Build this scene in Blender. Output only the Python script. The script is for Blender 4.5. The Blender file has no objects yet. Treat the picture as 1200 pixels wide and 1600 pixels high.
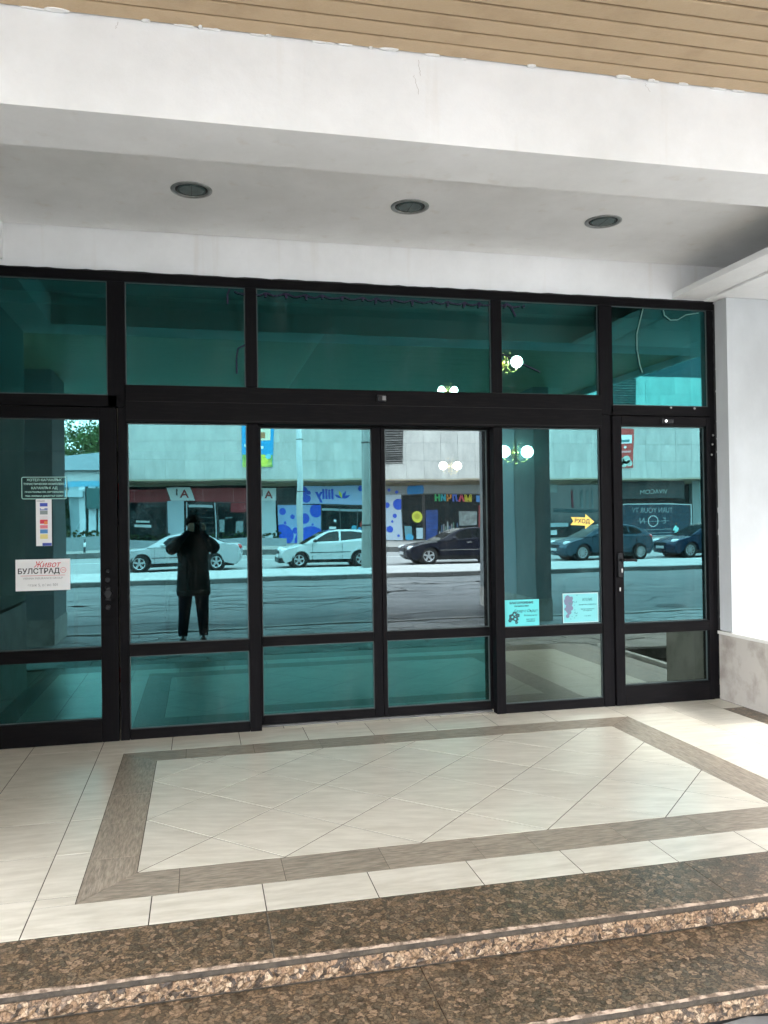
import bpy, bmesh, math, random
from mathutils import Vector, Matrix
random.seed(7)
C = bpy.context.scene.collection
R = math.radians
PI = math.pi
sc = bpy.context.scene
# ---------------------------------------------------------------- camera, sky, sun, exposure
cam_d = bpy.data.cameras.new('camera'); cam = bpy.data.objects.new('camera', cam_d); C.objects.link(cam)
cam_d.sensor_fit = 'HORIZONTAL'; cam_d.sensor_width = 36.0; cam_d.lens = 36.0 * 1273.3 / 1200.0
cam_d.clip_start = 0.03; cam_d.clip_end = 1500
def cam_axes(yaw, pitch, roll):
    f = Vector((math.sin(yaw)*math.cos(pitch), math.cos(yaw)*math.cos(pitch), math.sin(pitch)))
    r = Vector((math.cos(yaw), -math.sin(yaw), 0)); u = r.cross(f)
    return f, r*math.cos(roll)+u*math.sin(roll), -r*math.sin(roll)+u*math.cos(roll)
_f, _r, _u = cam_axes(R(12.82181), R(0.60112), R(-0.79639))
CAM = Vector((0, -5.560, 1.4))
cam.matrix_world = Matrix(((_r.x, _u.x, -_f.x, CAM.x), (_r.y, _u.y, -_f.y, CAM.y), (_r.z, _u.z, -_f.z, CAM.z), (0, 0, 0, 1)))
sc.camera = cam

SUN_AZ = Vector((1.0, 0.03, 0)).normalized()      # towards the sun, on the ground
SUN_EL = 44
w = bpy.data.worlds.new('World'); sc.world = w; w.use_nodes = True
nt = w.node_tree; nt.nodes.clear()
def N(t, ty, **k):
    n = t.nodes.new(ty)
    for a, b in k.items():
        if a == 'ins':
            for i, vv in b.items(): n.inputs[i].default_value = vv
        else: setattr(n, a, b)
    return n
sky = N(nt, 'ShaderNodeTexSky', sky_type='NISHITA', sun_disc=False, sun_elevation=R(SUN_EL),
        sun_rotation=math.atan2(SUN_AZ.x, SUN_AZ.y), air_density=1.0, dust_density=0.8, ozone_density=1.0)
hs = N(nt, 'ShaderNodeHueSaturation', ins={'Saturation': 0.62, 'Value': 1.0})
tc = N(nt, 'ShaderNodeTexCoord'); cn = N(nt, 'ShaderNodeTexNoise', ins={'Scale': 2.6, 'Detail': 9.0, 'Roughness': 0.55})
mp = N(nt, 'ShaderNodeMapping'); mp.inputs['Scale'].default_value = (1, 1, 2.2)
rp = N(nt, 'ShaderNodeValToRGB'); rp.color_ramp.elements[0].position = .36; rp.color_ramp.elements[1].position = .56
rp.color_ramp.elements[0].color = (0, 0, 0, 1); rp.color_ramp.elements[1].color = (.85, .85, .85, 1)
mx = N(nt, 'ShaderNodeMix', data_type='RGBA'); mx.inputs[7].default_value = (11.5, 11.7, 12.0, 1)
bg = N(nt, 'ShaderNodeBackground', ins={'Strength': 0.14}); out = N(nt, 'ShaderNodeOutputWorld')
L = nt.links.new
L(sky.outputs[0], hs.inputs['Color']); L(hs.outputs[0], mx.inputs[6]); L(tc.outputs['Generated'], mp.inputs[0]); L(mp.outputs[0], cn.inputs['Vector'])
L(cn.outputs[0], rp.inputs[0]); L(rp.outputs[0], mx.inputs[0]); L(mx.outputs[2], bg.inputs[0]); L(bg.outputs[0], out.inputs[0])
sd = bpy.data.lights.new('sun', 'SUN'); sd.energy = .5; sd.angle = R(12); sd.color = (1, .97, .92)
so = bpy.data.objects.new('sun', sd); C.objects.link(so)
sdir = (SUN_AZ*math.cos(R(SUN_EL)) + Vector((0, 0, math.sin(R(SUN_EL)))))
so.rotation_euler = sdir.to_track_quat('Z', 'Y').to_euler(); so.location = (20, -10, 30)
vs = sc.view_settings; vs.view_transform = 'Standard'; vs.look = 'None'; vs.gamma = 1; vs.use_curve_mapping = False
vs.exposure = 4.12
try:
    sc.cycles.use_denoising = True; sc.cycles.max_bounces = 10; sc.cycles.diffuse_bounces = 5; sc.cycles.glossy_bounces = 5
    sc.cycles.transparent_max_bounces = 12; sc.cycles.caustics_reflective = False; sc.cycles.caustics_refractive = False
except Exception: pass

# ---------------------------------------------------------------- materials
MATS = {}
def mat(name, col, rough=.6, metal=0, var=.0, vscale=4, col2=None, bump=0, bscale=60, spec=.5, emit=0, rnd=0, stretch=(1, 1, 1), bands=None, detail=6):
    if name in MATS: return MATS[name]
    m = bpy.data.materials.new(name); m.use_nodes = True; t = m.node_tree; b = t.nodes['Principled BSDF']; l = t.links.new
    b.inputs['Roughness'].default_value = rough; b.inputs['Metallic'].default_value = metal
    b.inputs['Specular IOR Level'].default_value = spec; b.inputs['Base Color'].default_value = (*col, 1)
    if emit: b.inputs['Emission Color'].default_value = (*col, 1); b.inputs['Emission Strength'].default_value = emit
    tc = N(t, 'ShaderNodeTexCoord'); mp = N(t, 'ShaderNodeMapping'); mp.inputs['Scale'].default_value = stretch
    src = tc.outputs['Object']
    if rnd:
        oi = N(t, 'ShaderNodeObjectInfo'); va = N(t, 'ShaderNodeVectorMath', operation='ADD'); cm = N(t, 'ShaderNodeCombineXYZ')
        ml = N(t, 'ShaderNodeMath', operation='MULTIPLY', ins={1: 37.0}); l(oi.outputs['Random'], ml.inputs[0])
        l(ml.outputs[0], cm.inputs[0]); l(ml.outputs[0], cm.inputs[2]); l(src, va.inputs[0]); l(cm.outputs[0], va.inputs[1]); src = va.outputs[0]
    l(src, mp.inputs[0])
    csock = None
    if var or col2:
        c2 = col2 or tuple(max(0, c*(1-var)) for c in col)
        n = N(t, 'ShaderNodeTexNoise', ins={'Scale': vscale, 'Detail': detail, 'Roughness': .6}); l(mp.outputs[0], n.inputs['Vector'])
        r = N(t, 'ShaderNodeValToRGB'); r.color_ramp.elements[0].position = .35; r.color_ramp.elements[1].position = .65
        if bands: r.color_ramp.elements[0].position, r.color_ramp.elements[1].position = bands
        r.color_ramp.elements[0].color = (*c2, 1); r.color_ramp.elements[1].color = (*col, 1)
        l(n.outputs[0], r.inputs[0]); csock = r.outputs[0]
    if rnd:
        hv = N(t, 'ShaderNodeHueSaturation'); mr = N(t, 'ShaderNodeMapRange', ins={3: 1-rnd, 4: 1+rnd})
        l(oi.outputs['Random'], mr.inputs[0]); l(mr.outputs[0], hv.inputs['Value'])
        if csock: l(csock, hv.inputs['Color'])
        else: hv.inputs['Color'].default_value = (*col, 1)
        csock = hv.outputs[0]
    if csock: l(csock, b.inputs['Base Color'])
    if bump:
        n2 = N(t, 'ShaderNodeTexNoise', ins={'Scale': bscale, 'Detail': 5.0}); l(mp.outputs[0], n2.inputs['Vector'])
        bp = N(t, 'ShaderNodeBump', ins={'Strength': bump, 'Distance': .01}); l(n2.outputs[0], bp.inputs['Height']); l(bp.outputs[0], b.inputs['Normal'])
    MATS[name] = m; return m

def glass_mat(name, refl, trans, tfac, wob=.0):
    m = bpy.data.materials.new(name); m.use_nodes = True; t = m.node_tree; t.nodes.clear(); l = t.links.new
    g = N(t, 'ShaderNodeBsdfGlossy', ins={'Color': (*refl, 1), 'Roughness': 0.0}); tr = N(t, 'ShaderNodeBsdfTransparent', ins={'Color': (*trans, 1)})
    mx = N(t, 'ShaderNodeMixShader', ins={0: tfac}); o = N(t, 'ShaderNodeOutputMaterial')
    tc = N(t, 'ShaderNodeTexCoord'); mpd = N(t, 'ShaderNodeMapping'); mpd.inputs['Scale'].default_value = (5, 5, 1.3); nd = N(t, 'ShaderNodeTexNoise', ins={'Scale': 1.6, 'Detail': 9.0, 'Roughness': .7})
    rd_ = N(t, 'ShaderNodeMapRange', ins={1: .45, 2: .78, 3: .0, 4: .035}); df = N(t, 'ShaderNodeBsdfDiffuse', ins={'Color': (.5, .52, .5, 1)}); m2 = N(t, 'ShaderNodeMixShader')
    l(tc.outputs['Object'], mpd.inputs[0]); l(mpd.outputs[0], nd.inputs['Vector']); l(nd.outputs[0], rd_.inputs[0]); l(rd_.outputs[0], m2.inputs[0])
    l(g.outputs[0], mx.inputs[2]); l(tr.outputs[0], mx.inputs[1]); l(mx.outputs[0], m2.inputs[1]); l(df.outputs[0], m2.inputs[2]); l(m2.outputs[0], o.inputs[0])
    if wob:
        n = N(t, 'ShaderNodeTexNoise', ins={'Scale': 1.7, 'Detail': 1.0}); bp = N(t, 'ShaderNodeBump', ins={'Strength': wob, 'Distance': .002})
        l(tc.outputs['Object'], n.inputs['Vector']); l(n.outputs[0], bp.inputs['Height']); l(bp.outputs[0], g.inputs['Normal'])
    return m
GT = glass_mat('teal_mirror_glass', (.057, .130, .137), (.42, .78, .77), .72, .35)
GB = glass_mat('teal_mirror_glass_lower', (.028, .108, .105), (.40, .76, .72), .72, .3)
GD = glass_mat('teal_mirror_glass_upper', (.024, .145, .152), (.50, .80, .78), .60, .3)
GG = glass_mat('grey_glass', (.118, .144, .150), (.62, .70, .69), .72, .3)
GL = glass_mat('lower_clear_glass', (.115, .145, .128), (.60, .70, .63), .72, .3)
frame_m = mat('dark_aluminium', (.0085, .0075, .0080), .55, .0, .35, 7, spec=.06, col2=(.0038, .0034, .0042), bands=(.50, .82), bump=.08, bscale=40, stretch=(12, 12, 1))
frame_b = mat('dark_aluminium_rail', (.0105, .0088, .0086), .55, .0, .35, 7, spec=.06, col2=(.0040, .0036, .0042), bands=(.48, .80), bump=.06, bscale=40, stretch=(1, 12, 12))
gasket_m = mat('black_sealant', (.006, .006, .006), .7, bump=.6, bscale=60)
white_m = mat('white_paint', (.82, .815, .80), .75, 0, .05, 1.6, bump=.25, bscale=14)
def plaster():
    m = bpy.data.materials.new('painted_plaster'); m.use_nodes = True; t = m.node_tree; b = t.nodes['Principled BSDF']; l = t.links.new
    tc = N(t, 'ShaderNodeTexCoord'); n = N(t, 'ShaderNodeTexNoise', ins={'Scale': 1.3, 'Detail': 8.0, 'Roughness': .65}); l(tc.outputs['Object'], n.inputs['Vector'])
    r = N(t, 'ShaderNodeValToRGB'); e = r.color_ramp.elements; e[0].position = .3; e[1].position = .68; e[0].color = (.71, .71, .70, 1); e[1].color = (.85, .852, .85, 1)
    l(n.outputs[0], r.inputs[0])
    mp = N(t, 'ShaderNodeMapping'); mp.inputs['Scale'].default_value = (9, 9, .7); l(tc.outputs['Object'], mp.inputs[0])
    n2 = N(t, 'ShaderNodeTexNoise', ins={'Scale': 1.0, 'Detail': 6.0}); l(mp.outputs[0], n2.inputs['Vector'])
    r2 = N(t, 'ShaderNodeValToRGB'); e = r2.color_ramp.elements; e[0].position = .60; e[1].position = .80; e[0].color = (1, 1, 1, 1); e[1].color = (.91, .88, .84, 1); l(n2.outputs[0], r2.inputs[0])
    mx = N(t, 'ShaderNodeMix', data_type='RGBA', blend_type='MULTIPLY'); mx.inputs[0].default_value = 1; l(r.outputs[0], mx.inputs[6]); l(r2.outputs[0], mx.inputs[7]); l(mx.outputs[2], b.inputs['Base Color'])
    n3 = N(t, 'ShaderNodeTexNoise', ins={'Scale': 5.0, 'Detail': 9.0, 'Roughness': .7}); l(tc.outputs['Object'], n3.inputs['Vector'])
    bp = N(t, 'ShaderNodeBump', ins={'Strength': .35, 'Distance': .012}); l(n3.outputs[0], bp.inputs['Height']); l(bp.outputs[0], b.inputs['Normal'])
    b.inputs['Roughness'].default_value = .8
    return m
plaster_m = plaster()
tile_m = mat('cream_tile', (.64, .60, .51), .3, 0, .12, 3.0, col2=(.515, .475, .39), rnd=.045, stretch=(1.6, 7, 1), bump=.06, bscale=5, detail=9)
tiled_m = mat('cream_tile_diagonal', (.64, .60, .51), .3, 0, .12, 3.0, col2=(.515, .475, .39), rnd=.045, stretch=(1.6, 7, 1), bump=.06, bscale=5, detail=9)
border_m = mat('brown_border_tile', (.355, .30, .235), .38, 0, .3, 7, col2=(.175, .145, .11), rnd=.08, stretch=(2, 12, 1), bump=.25, bscale=12, detail=12)
bordery_m = mat('brown_border_tile_y', (.355, .30, .235), .38, 0, .3, 7, col2=(.175, .145, .11), rnd=.08, stretch=(12, 2, 1), bump=.25, bscale=12, detail=12)
grout_m = mat('grout', (.11, .095, .075), .9, 0, .3, 20)
def granite(name, pal, sc_=26, rough=.22, bump=.0, dist=.35):
    m = bpy.data.materials.new(name); m.use_nodes = True; t = m.node_tree; b = t.nodes['Principled BSDF']; l = t.links.new
    tc = N(t, 'ShaderNodeTexCoord'); n = N(t, 'ShaderNodeTexNoise', ins={'Scale': 22.0, 'Detail': 5.0})
    l(tc.outputs['Object'], n.inputs['Vector'])
    ad = N(t, 'ShaderNodeVectorMath', operation='MULTIPLY_ADD'); ad.inputs[1].default_value = (dist*.2, dist*.2, dist*.2)
    l(n.outputs['Color'], ad.inputs[0]); l(tc.outputs['Object'], ad.inputs[2])
    v = N(t, 'ShaderNodeTexVoronoi', ins={'Scale': sc_, 'Randomness': 1.0}); l(ad.outputs[0], v.inputs['Vector'])
    sp = N(t, 'ShaderNodeSeparateColor'); l(v.outputs['Color'], sp.inputs[0])
    r = N(t, 'ShaderNodeValToRGB'); r.color_ramp.interpolation = 'CONSTANT'
    els = r.color_ramp.elements
    els[0].position = 0; els[0].color = (*pal[0], 1); els[1].position = 1/len(pal); els[1].color = (*pal[1], 1)
    for i in range(2, len(pal)): e = els.new(i/len(pal)); e.color = (*pal[i], 1)
    l(sp.outputs[0], r.inputs[0])
    v2 = N(t, 'ShaderNodeTexVoronoi', feature='DISTANCE_TO_EDGE', ins={'Scale': sc_}); l(ad.outputs[0], v2.inputs['Vector'])
    r2 = N(t, 'ShaderNodeValToRGB'); r2.color_ramp.elements[0].position = .0; r2.color_ramp.elements[1].position = .10
    r2.color_ramp.elements[0].color = (.22, .20, .18, 1); r2.color_ramp.elements[1].color = (1, 1, 1, 1); l(v2.outputs[0], r2.inputs[0])
    n3 = N(t, 'ShaderNodeTexNoise', ins={'Scale': 120.0, 'Detail': 3.0}); l(tc.outputs['Object'], n3.inputs['Vector'])
    r3 = N(t, 'ShaderNodeValToRGB'); r3.color_ramp.elements[0].position = .38; r3.color_ramp.elements[1].position = .55
    r3.color_ramp.elements[0].color = (.30, .27, .25, 1); r3.color_ramp.elements[1].color = (1, 1, 1, 1); l(n3.outputs[0], r3.inputs[0])
    m1 = N(t, 'ShaderNodeMix', data_type='RGBA', blend_type='MULTIPLY'); m1.inputs[0].default_value = .8
    m2 = N(t, 'ShaderNodeMix', data_type='RGBA', blend_type='MULTIPLY'); m2.inputs[0].default_value = .75
    l(r.outputs[0], m1.inputs[6]); l(r2.outputs[0], m1.inputs[7]); l(m1.outputs[2], m2.inputs[6]); l(r3.outputs[0], m2.inputs[7])
    l(m2.outputs[2], b.inputs['Base Color']); b.inputs['Roughness'].default_value = rough
    if bump:
        bp = N(t, 'ShaderNodeBump', ins={'Strength': bump, 'Distance': .006}); l(sp.outputs[1], bp.inputs['Height']); l(bp.outputs[0], b.inputs['Normal'])
    return m
gran_m = granite('brown_granite', [(.15, .110, .07), (.24, .168, .105), (.10, .078, .052), (.19, .132, .08), (.125, .10, .068), (.30, .21, .135), (.14, .10, .064), (.20, .15, .10)], 46, .36)
rough_m = granite('split_granite', [(.32, .21, .125), (.25, .155, .09), (.07, .05, .035), (.38, .275, .18), (.22, .14, .08), (.30, .20, .12), (.15, .10, .065)], 62, .7, .9)
slate_m = mat('slate_strip', (.072, .056, .040), .6, 0, .5, 30, bump=.4, bscale=80)
slat_m = mat('tan_slat', (.50, .365, .22), .5, 0, .12, 3, col2=(.41, .29, .17), rnd=.03, stretch=(1, 1, 1), bump=.3, bscale=90, detail=8, bands=(.30, .5))
black_m = mat('black_gap', (.01, .009, .008), .9)
stone_m = mat('limestone_cladding', (.40, .37, .335), .45, 0, .3, 5, col2=(.25, .22, .195), bump=.2, bscale=20, detail=12, bands=(.36, .56))
asph_m = mat('parking_asphalt', (.165, .165, .165), .85, 0, .5, .9, col2=(.115, .12, .122), bump=.5, bscale=60, stretch=(1, 3, 1), detail=12)
road_m = mat('road_asphalt', (.32, .32, .315), .8, 0, .2, .8, bump=.2, bscale=50, stretch=(.3, 2, 1))
pave_m = mat('pavement_concrete', (.36, .35, .33), .85, 0, .25, 1.5, bump=.2, bscale=30)
paver_m = mat('stone_paver', (.30, .30, .29), .7, 0, .4, 4, col2=(.20, .20, .20), rnd=.2, bump=.4, bscale=25)
curb_m = mat('kerb_stone', (.13, .13, .125), .8, 0, .3, 6, rnd=.1)
line_m = mat('road_paint', (.75, .75, .72), .6, 0, .2, 8)
ground_m = mat('earth', (.16, .155, .14), .9, 0, .3, .2)
def T(name, col, **k): return mat(name, col, **k)
con_m = mat('travertine_panel', (.58, .56, .52), .8, 0, .25, .8, col2=(.44, .43, .40), rnd=.06, stretch=(1.7, 1, .55), detail=10)
brownstrip_m = T('brown_soffit', (.15, .12, .085), rough=.7)
shopglass_m = T('shop_glass', (.012, .02, .022), rough=.06, spec=.6, rnd=.0)
brass_m = T('brass', (.60, .42, .14), rough=.25, metal=1)
globe_m = mat('lamp_globe', (1, .90, .78), .4, emit=17)
chrome_m = T('chrome', (.7, .7, .7), rough=.2, metal=1)
steel_m = T('steel', (.42, .43, .43), rough=.35, metal=.9)
rub_m = T('tyre_rubber', (.012, .012, .012), rough=.8)

# ---------------------------------------------------------------- mesh helpers
def bx(bm, a, b, bev=0):
    x0, x1 = sorted((a[0], b[0])); y0, y1 = sorted((a[1], b[1])); z0, z1 = sorted((a[2], b[2]))
    v = [bm.verts.new(p) for p in ((x0, y0, z0), (x1, y0, z0), (x1, y1, z0), (x0, y1, z0), (x0, y0, z1), (x1, y0, z1), (x1, y1, z1), (x0, y1, z1))]
    fs = [bm.faces.new([v[i] for i in q]) for q in ((3, 2, 1, 0), (4, 5, 6, 7), (0, 1, 5, 4), (1, 2, 6, 5), (2, 3, 7, 6), (3, 0, 4, 7))]
    if bev:
        es = list({e for f in fs for e in f.edges}); bmesh.ops.bevel(bm, geom=es, offset=bev, segments=2, affect='EDGES', profile=.6)
def cyl(bm, p0, p1, r0, r1=None, n=16, cap=True):
    r1 = r0 if r1 is None else r1; p0 = Vector(p0); p1 = Vector(p1); d = (p1-p0).normalized()
    a = d.orthogonal().normalized(); b = d.cross(a)
    A = [bm.verts.new(p0+(a*math.cos(t)+b*math.sin(t))*r0) for t in [2*PI*i/n for i in range(n)]]
    B = [bm.verts.new(p1+(a*math.cos(t)+b*math.sin(t))*r1) for t in [2*PI*i/n for i in range(n)]]
    for i in range(n):
        f = bm.faces.new((A[i], A[(i+1) % n], B[(i+1) % n], B[i])); f.smooth = True
    if cap: bm.faces.new(A[::-1]); bm.faces.new(B)
def tube(bm, pts, r, n=8):
    rr = r if isinstance(r, (list, tuple)) else [r]*len(pts)
    for i in range(len(pts)-1): cyl(bm, pts[i], pts[i+1], rr[i], rr[i+1], n)
def sph(bm, c, r, sx=1, sy=1, sz=1, n=16):
    m = Matrix.Translation(c) @ Matrix.Diagonal((r*sx, r*sy, r*sz, 1))
    q = bmesh.ops.create_uvsphere(bm, u_segments=n, v_segments=max(6, n*2//3), radius=1, matrix=m)
    for v in q['verts']:
        for f in v.link_faces: f.smooth = True
def prism(bm, poly, y0, y1):
    """poly of (x,z) extruded in y"""
    A = [bm.verts.new((x, y0, z)) for x, z in poly]; B = [bm.verts.new((x, y1, z)) for x, z in poly]; n = len(poly)
    bm.faces.new(A); bm.faces.new(B[::-1])
    for i in range(n): bm.faces.new((A[i], B[i], B[(i+1) % n], A[(i+1) % n]))
def slab(bm, poly, z0, z1):
    A = [bm.verts.new((x, y, z0)) for x, y in poly]; B = [bm.verts.new((x, y, z1)) for x, y in poly]; n = len(poly)
    bm.faces.new(A[::-1]); bm.faces.new(B)
    for i in range(n): bm.faces.new((A[i], A[(i+1) % n], B[(i+1) % n], B[i]))
def obj(name, bm, m, parent=None, loc=None, recalc=True):
    if recalc: bmesh.ops.recalc_face_normals(bm, faces=bm.faces)
    me = bpy.data.meshes.new(name); bm.to_mesh(me); bm.free(); me.materials.append(m)
    o = bpy.data.objects.new(name, me); C.objects.link(o)
    if parent: o.parent = parent
    if loc is not None: o.location = loc
    return o
def box(name, a, b, m, parent=None, bev=0):
    """box with its origin at its centre of the base; a,b in the parent's space"""
    c = Vector(((a[0]+b[0])/2, (a[1]+b[1])/2, min(a[2], b[2])))
    bm = bmesh.new(); bx(bm, Vector(a)-c, Vector(b)-c, bev)
    return obj(name, bm, m, parent, c)
def tag(o, label=None, cat=None, group=None, kind=None):
    if label: o['label'] = label
    if cat: o['category'] = cat
    if group: o['group'] = group
    if kind: o['kind'] = kind
    return o
def thing(name, label, cat, loc=(0, 0, 0), group=None, rz=0):
    o = bpy.data.objects.new(name, None); C.objects.link(o); o.location = loc; o.rotation_euler.z = rz; o.empty_display_size = .1
    return tag(o, label, cat, group)
def inst(src, parent, loc, rz=0):
    c = src.copy(); C.objects.link(c); c.parent = parent; c.location = loc; c.rotation_euler.z = rz; return c
def text(s, size, m, parent, loc, face='out', align='CENTER', name='lettering', ext=.0006, sx=1.0, shear=0, bold=0):
    cu = bpy.data.curves.new(name, 'FONT'); cu.body = s; cu.size = size; cu.align_x = align; cu.align_y = 'CENTER'; cu.extrude = ext; cu.shear = shear; cu.offset = bold
    cu.materials.append(m); o = bpy.data.objects.new(name, cu); C.objects.link(o); o.parent = parent; o.location = loc
    me = bpy.data.meshes.new_from_object(o); bpy.data.objects.remove(o); me.name = name; o = bpy.data.objects.new(name, me); C.objects.link(o); o.parent = parent; o.location = loc
    o.rotation_euler = (R(90), 0, 0) if face == 'out' else (R(90), 0, R(180)); o.scale = (sx, 1, 1); return o
def S(o): return tag(o, kind='structure')
from collections import defaultdict
# ================================================================ SETTING: GROUND
G = -.22
bm = bmesh.new(); bx(bm, (-400, -500, -.9), (400, 300, -.40)); S(obj('ground', bm, ground_m))
asph = S(box('parking_area', (-60, -16.65, G-.03), (60, -7.2, G), asph_m))
# cracks as thin dark ribbons lying in the asphalt, a part of it
def crack_mesh(seed, n, x0, x1, y0, y1, wd):
    rnd = random.Random(seed); bm = bmesh.new()
    for _ in range(n):
        x, y = rnd.uniform(x0, x1), rnd.uniform(y0, y1); a = rnd.choice((0, PI))+rnd.uniform(-.35, .35)
        pts = []
        for k in range(rnd.randint(6, 18)):
            pts.append((x, y)); a += rnd.uniform(-.5, .5); a *= .98
            x += math.cos(a)*.28; y += math.sin(a)*.22
        wv = wd*rnd.uniform(.4, 1.5); L_ = []
        for k, (px, py) in enumerate(pts):
            ww = wv*rnd.uniform(.3, 1)*(1 if 0 < k < len(pts)-1 else .1)
            L_.append((bm.verts.new((px, py-ww, 0)), bm.verts.new((px, py+ww, 0))))
        for k in range(len(L_)-1): bm.faces.new((L_[k][0], L_[k+1][0], L_[k+1][1], L_[k][1]))
    return bm
o = obj('crack', crack_mesh(3, 95, -6, 20, -16.2, -7.5, .035), T('crack_dark', (.018, .018, .018), rough=.9)); o.location = (0, 0, G+.004); tag(o, kind='stuff'); o.parent = asph; o.location -= asph.location
o = obj('repair_strip', crack_mesh(8, 26, 0, 20, -15.5, -8, .11), T('crack_tar', (.06, .06, .062), rough=.5)); o.location = Vector((0, 0, G+.003))-asph.location; tag(o, kind='stuff'); o.parent = asph
o = obj('worn_patch', crack_mesh(12, 34, -6, 20, -16, -7.8, .26), T('worn_asphalt', (.20, .20, .195), rough=.8, var=.4, vscale=5)); o.location = Vector((0, 0, G+.002))-asph.location; tag(o, kind='stuff'); o.parent = asph
S(box('road', (-120, -38.3, G-.16), (120, -20.4, G-.13), road_m))
rl = S(box('lane_marking', (-120, -32.9, G-.126), (120, -32.55, G-.125), line_m))
rl2 = S(box('edge_marking', (-120, -37.6, G-.126), (120, -37.45, G-.125), line_m))
med = S(box('median_pavement', (-60, -20.4, G-.16), (60, -16.80, -.10), mat('median_slabs', (.36, .355, .34), .85, 0, .15, 2, rnd=0)))
far = S(box('far_pavement', (-120, -53.2, G-.03), (120, -38.5, -.085), pave_m))
# kerb stones of the median, each its own piece
ks = box('kerb_stone', (0, 0, 0), (.985, .15, .115), curb_m, med, .01)
base = med.location
for i in range(46):
    x = -11+i*1.0; loc = Vector((x+.5, -16.725, G+.004))-base
    if i == 0: ks.location = loc
    else: inst(ks, med, loc)
box('kerb', (-60, -38.5, G-.13), (60, -38.3, -.075), curb_m, None); S(bpy.context.scene.collection.objects[-1])
# slabs on the median (nearest to the eye as pieces, a grid)
ms = box('paving_slab', (0, 0, 0), (.985, .88, .008), mat('median_slab_piece', (.47, .465, .45), .85, 0, .15, 3, rnd=.06), med)
k = 0
for j in range(4):
    for i in range(34):
        loc = Vector((-4+i*1.0, -17.3-j*.9, -.10))-base
        if k == 0: ms.location = loc
        else: inst(ms, med, loc)
        k += 1
# near pavement: sloping bed with irregular six-sided stones
pav = bmesh.new()
vv = [pav.verts.new(p) for p in ((-40, -3.25, -.172), (40, -3.25, -.172), (40, -7.05, -.222), (-40, -7.05, -.222), (-40, -3.25, -.3), (40, -3.25, -.3), (40, -7.05, -.3), (-40, -7.05, -.3))]
for q in ((0, 1, 2, 3), (4, 5, 6, 7), (0, 1, 5, 4), (1, 2, 6, 5), (2, 3, 7, 6), (3, 0, 4, 7)): pav.faces.new([vv[i] for i in q])
pavement = S(obj('pavement', pav, mat('paving_bed', (.06, .06, .058), .95, 0, .3, 6)))
def pz(y): return -.172-(.05)*((-3.25-y)/3.8)
rnd = random.Random(5)
def jit(i, j, k):
    q = random.Random(i*7919+j*104729+k*31); return q.uniform(-.035, .035), q.uniform(-.03, .03)
PW, PH = .62, .42
corner = {}
def corner_pt(cx, cy):
    key = (round(cx, 3), round(cy, 3))
    if key not in corner: corner[key] = (cx+rnd.uniform(-.04, .04), cy+rnd.uniform(-.03, .03))
    return corner[key]
nrow = 10
for j in range(nrow):
    for i in range(26):
        cx = -5.2+i*PW+(PW/2 if j % 2 else 0); cy = -3.45-j*.36
        if cy < -6.95: continue
        hexp = [(cx-PW/2, cy-.12), (cx, cy-.24), (cx+PW/2, cy-.12), (cx+PW/2, cy+.12), (cx, cy+.24), (cx-PW/2, cy+.12)]
        pts = [corner_pt(*p) for p in hexp]
        mxx = sum(p[0] for p in pts)/6; myy = sum(p[1] for p in pts)/6
        pts = [(mxx+(p[0]-mxx)*.965, max(min(myy+(p[1]-myy)*.95, -3.31), -7.0)) for p in pts]
        bm = bmesh.new(); dz = rnd.uniform(.004, .014)
        A = [bm.verts.new((x-mxx, y-myy, pz(y)-pz(myy)+dz)) for x, y in pts]; B = [bm.verts.new((x-mxx, y-myy, -.01)) for x, y in pts]
        bm.faces.new(A)
        for q in range(6): bm.faces.new((A[q], B[q], B[(q+1) % 6], A[(q+1) % 6]))
        obj('paving_stone', bm, paver_m, pavement, (mxx, myy, pz(myy)))
S(box('flush_kerb', (-40, -7.2, -.3), (40, -7.05, -.212), mat('flush_kerb_stone', (.33, .32, .30), .8, 0, .2, 3)))

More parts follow.
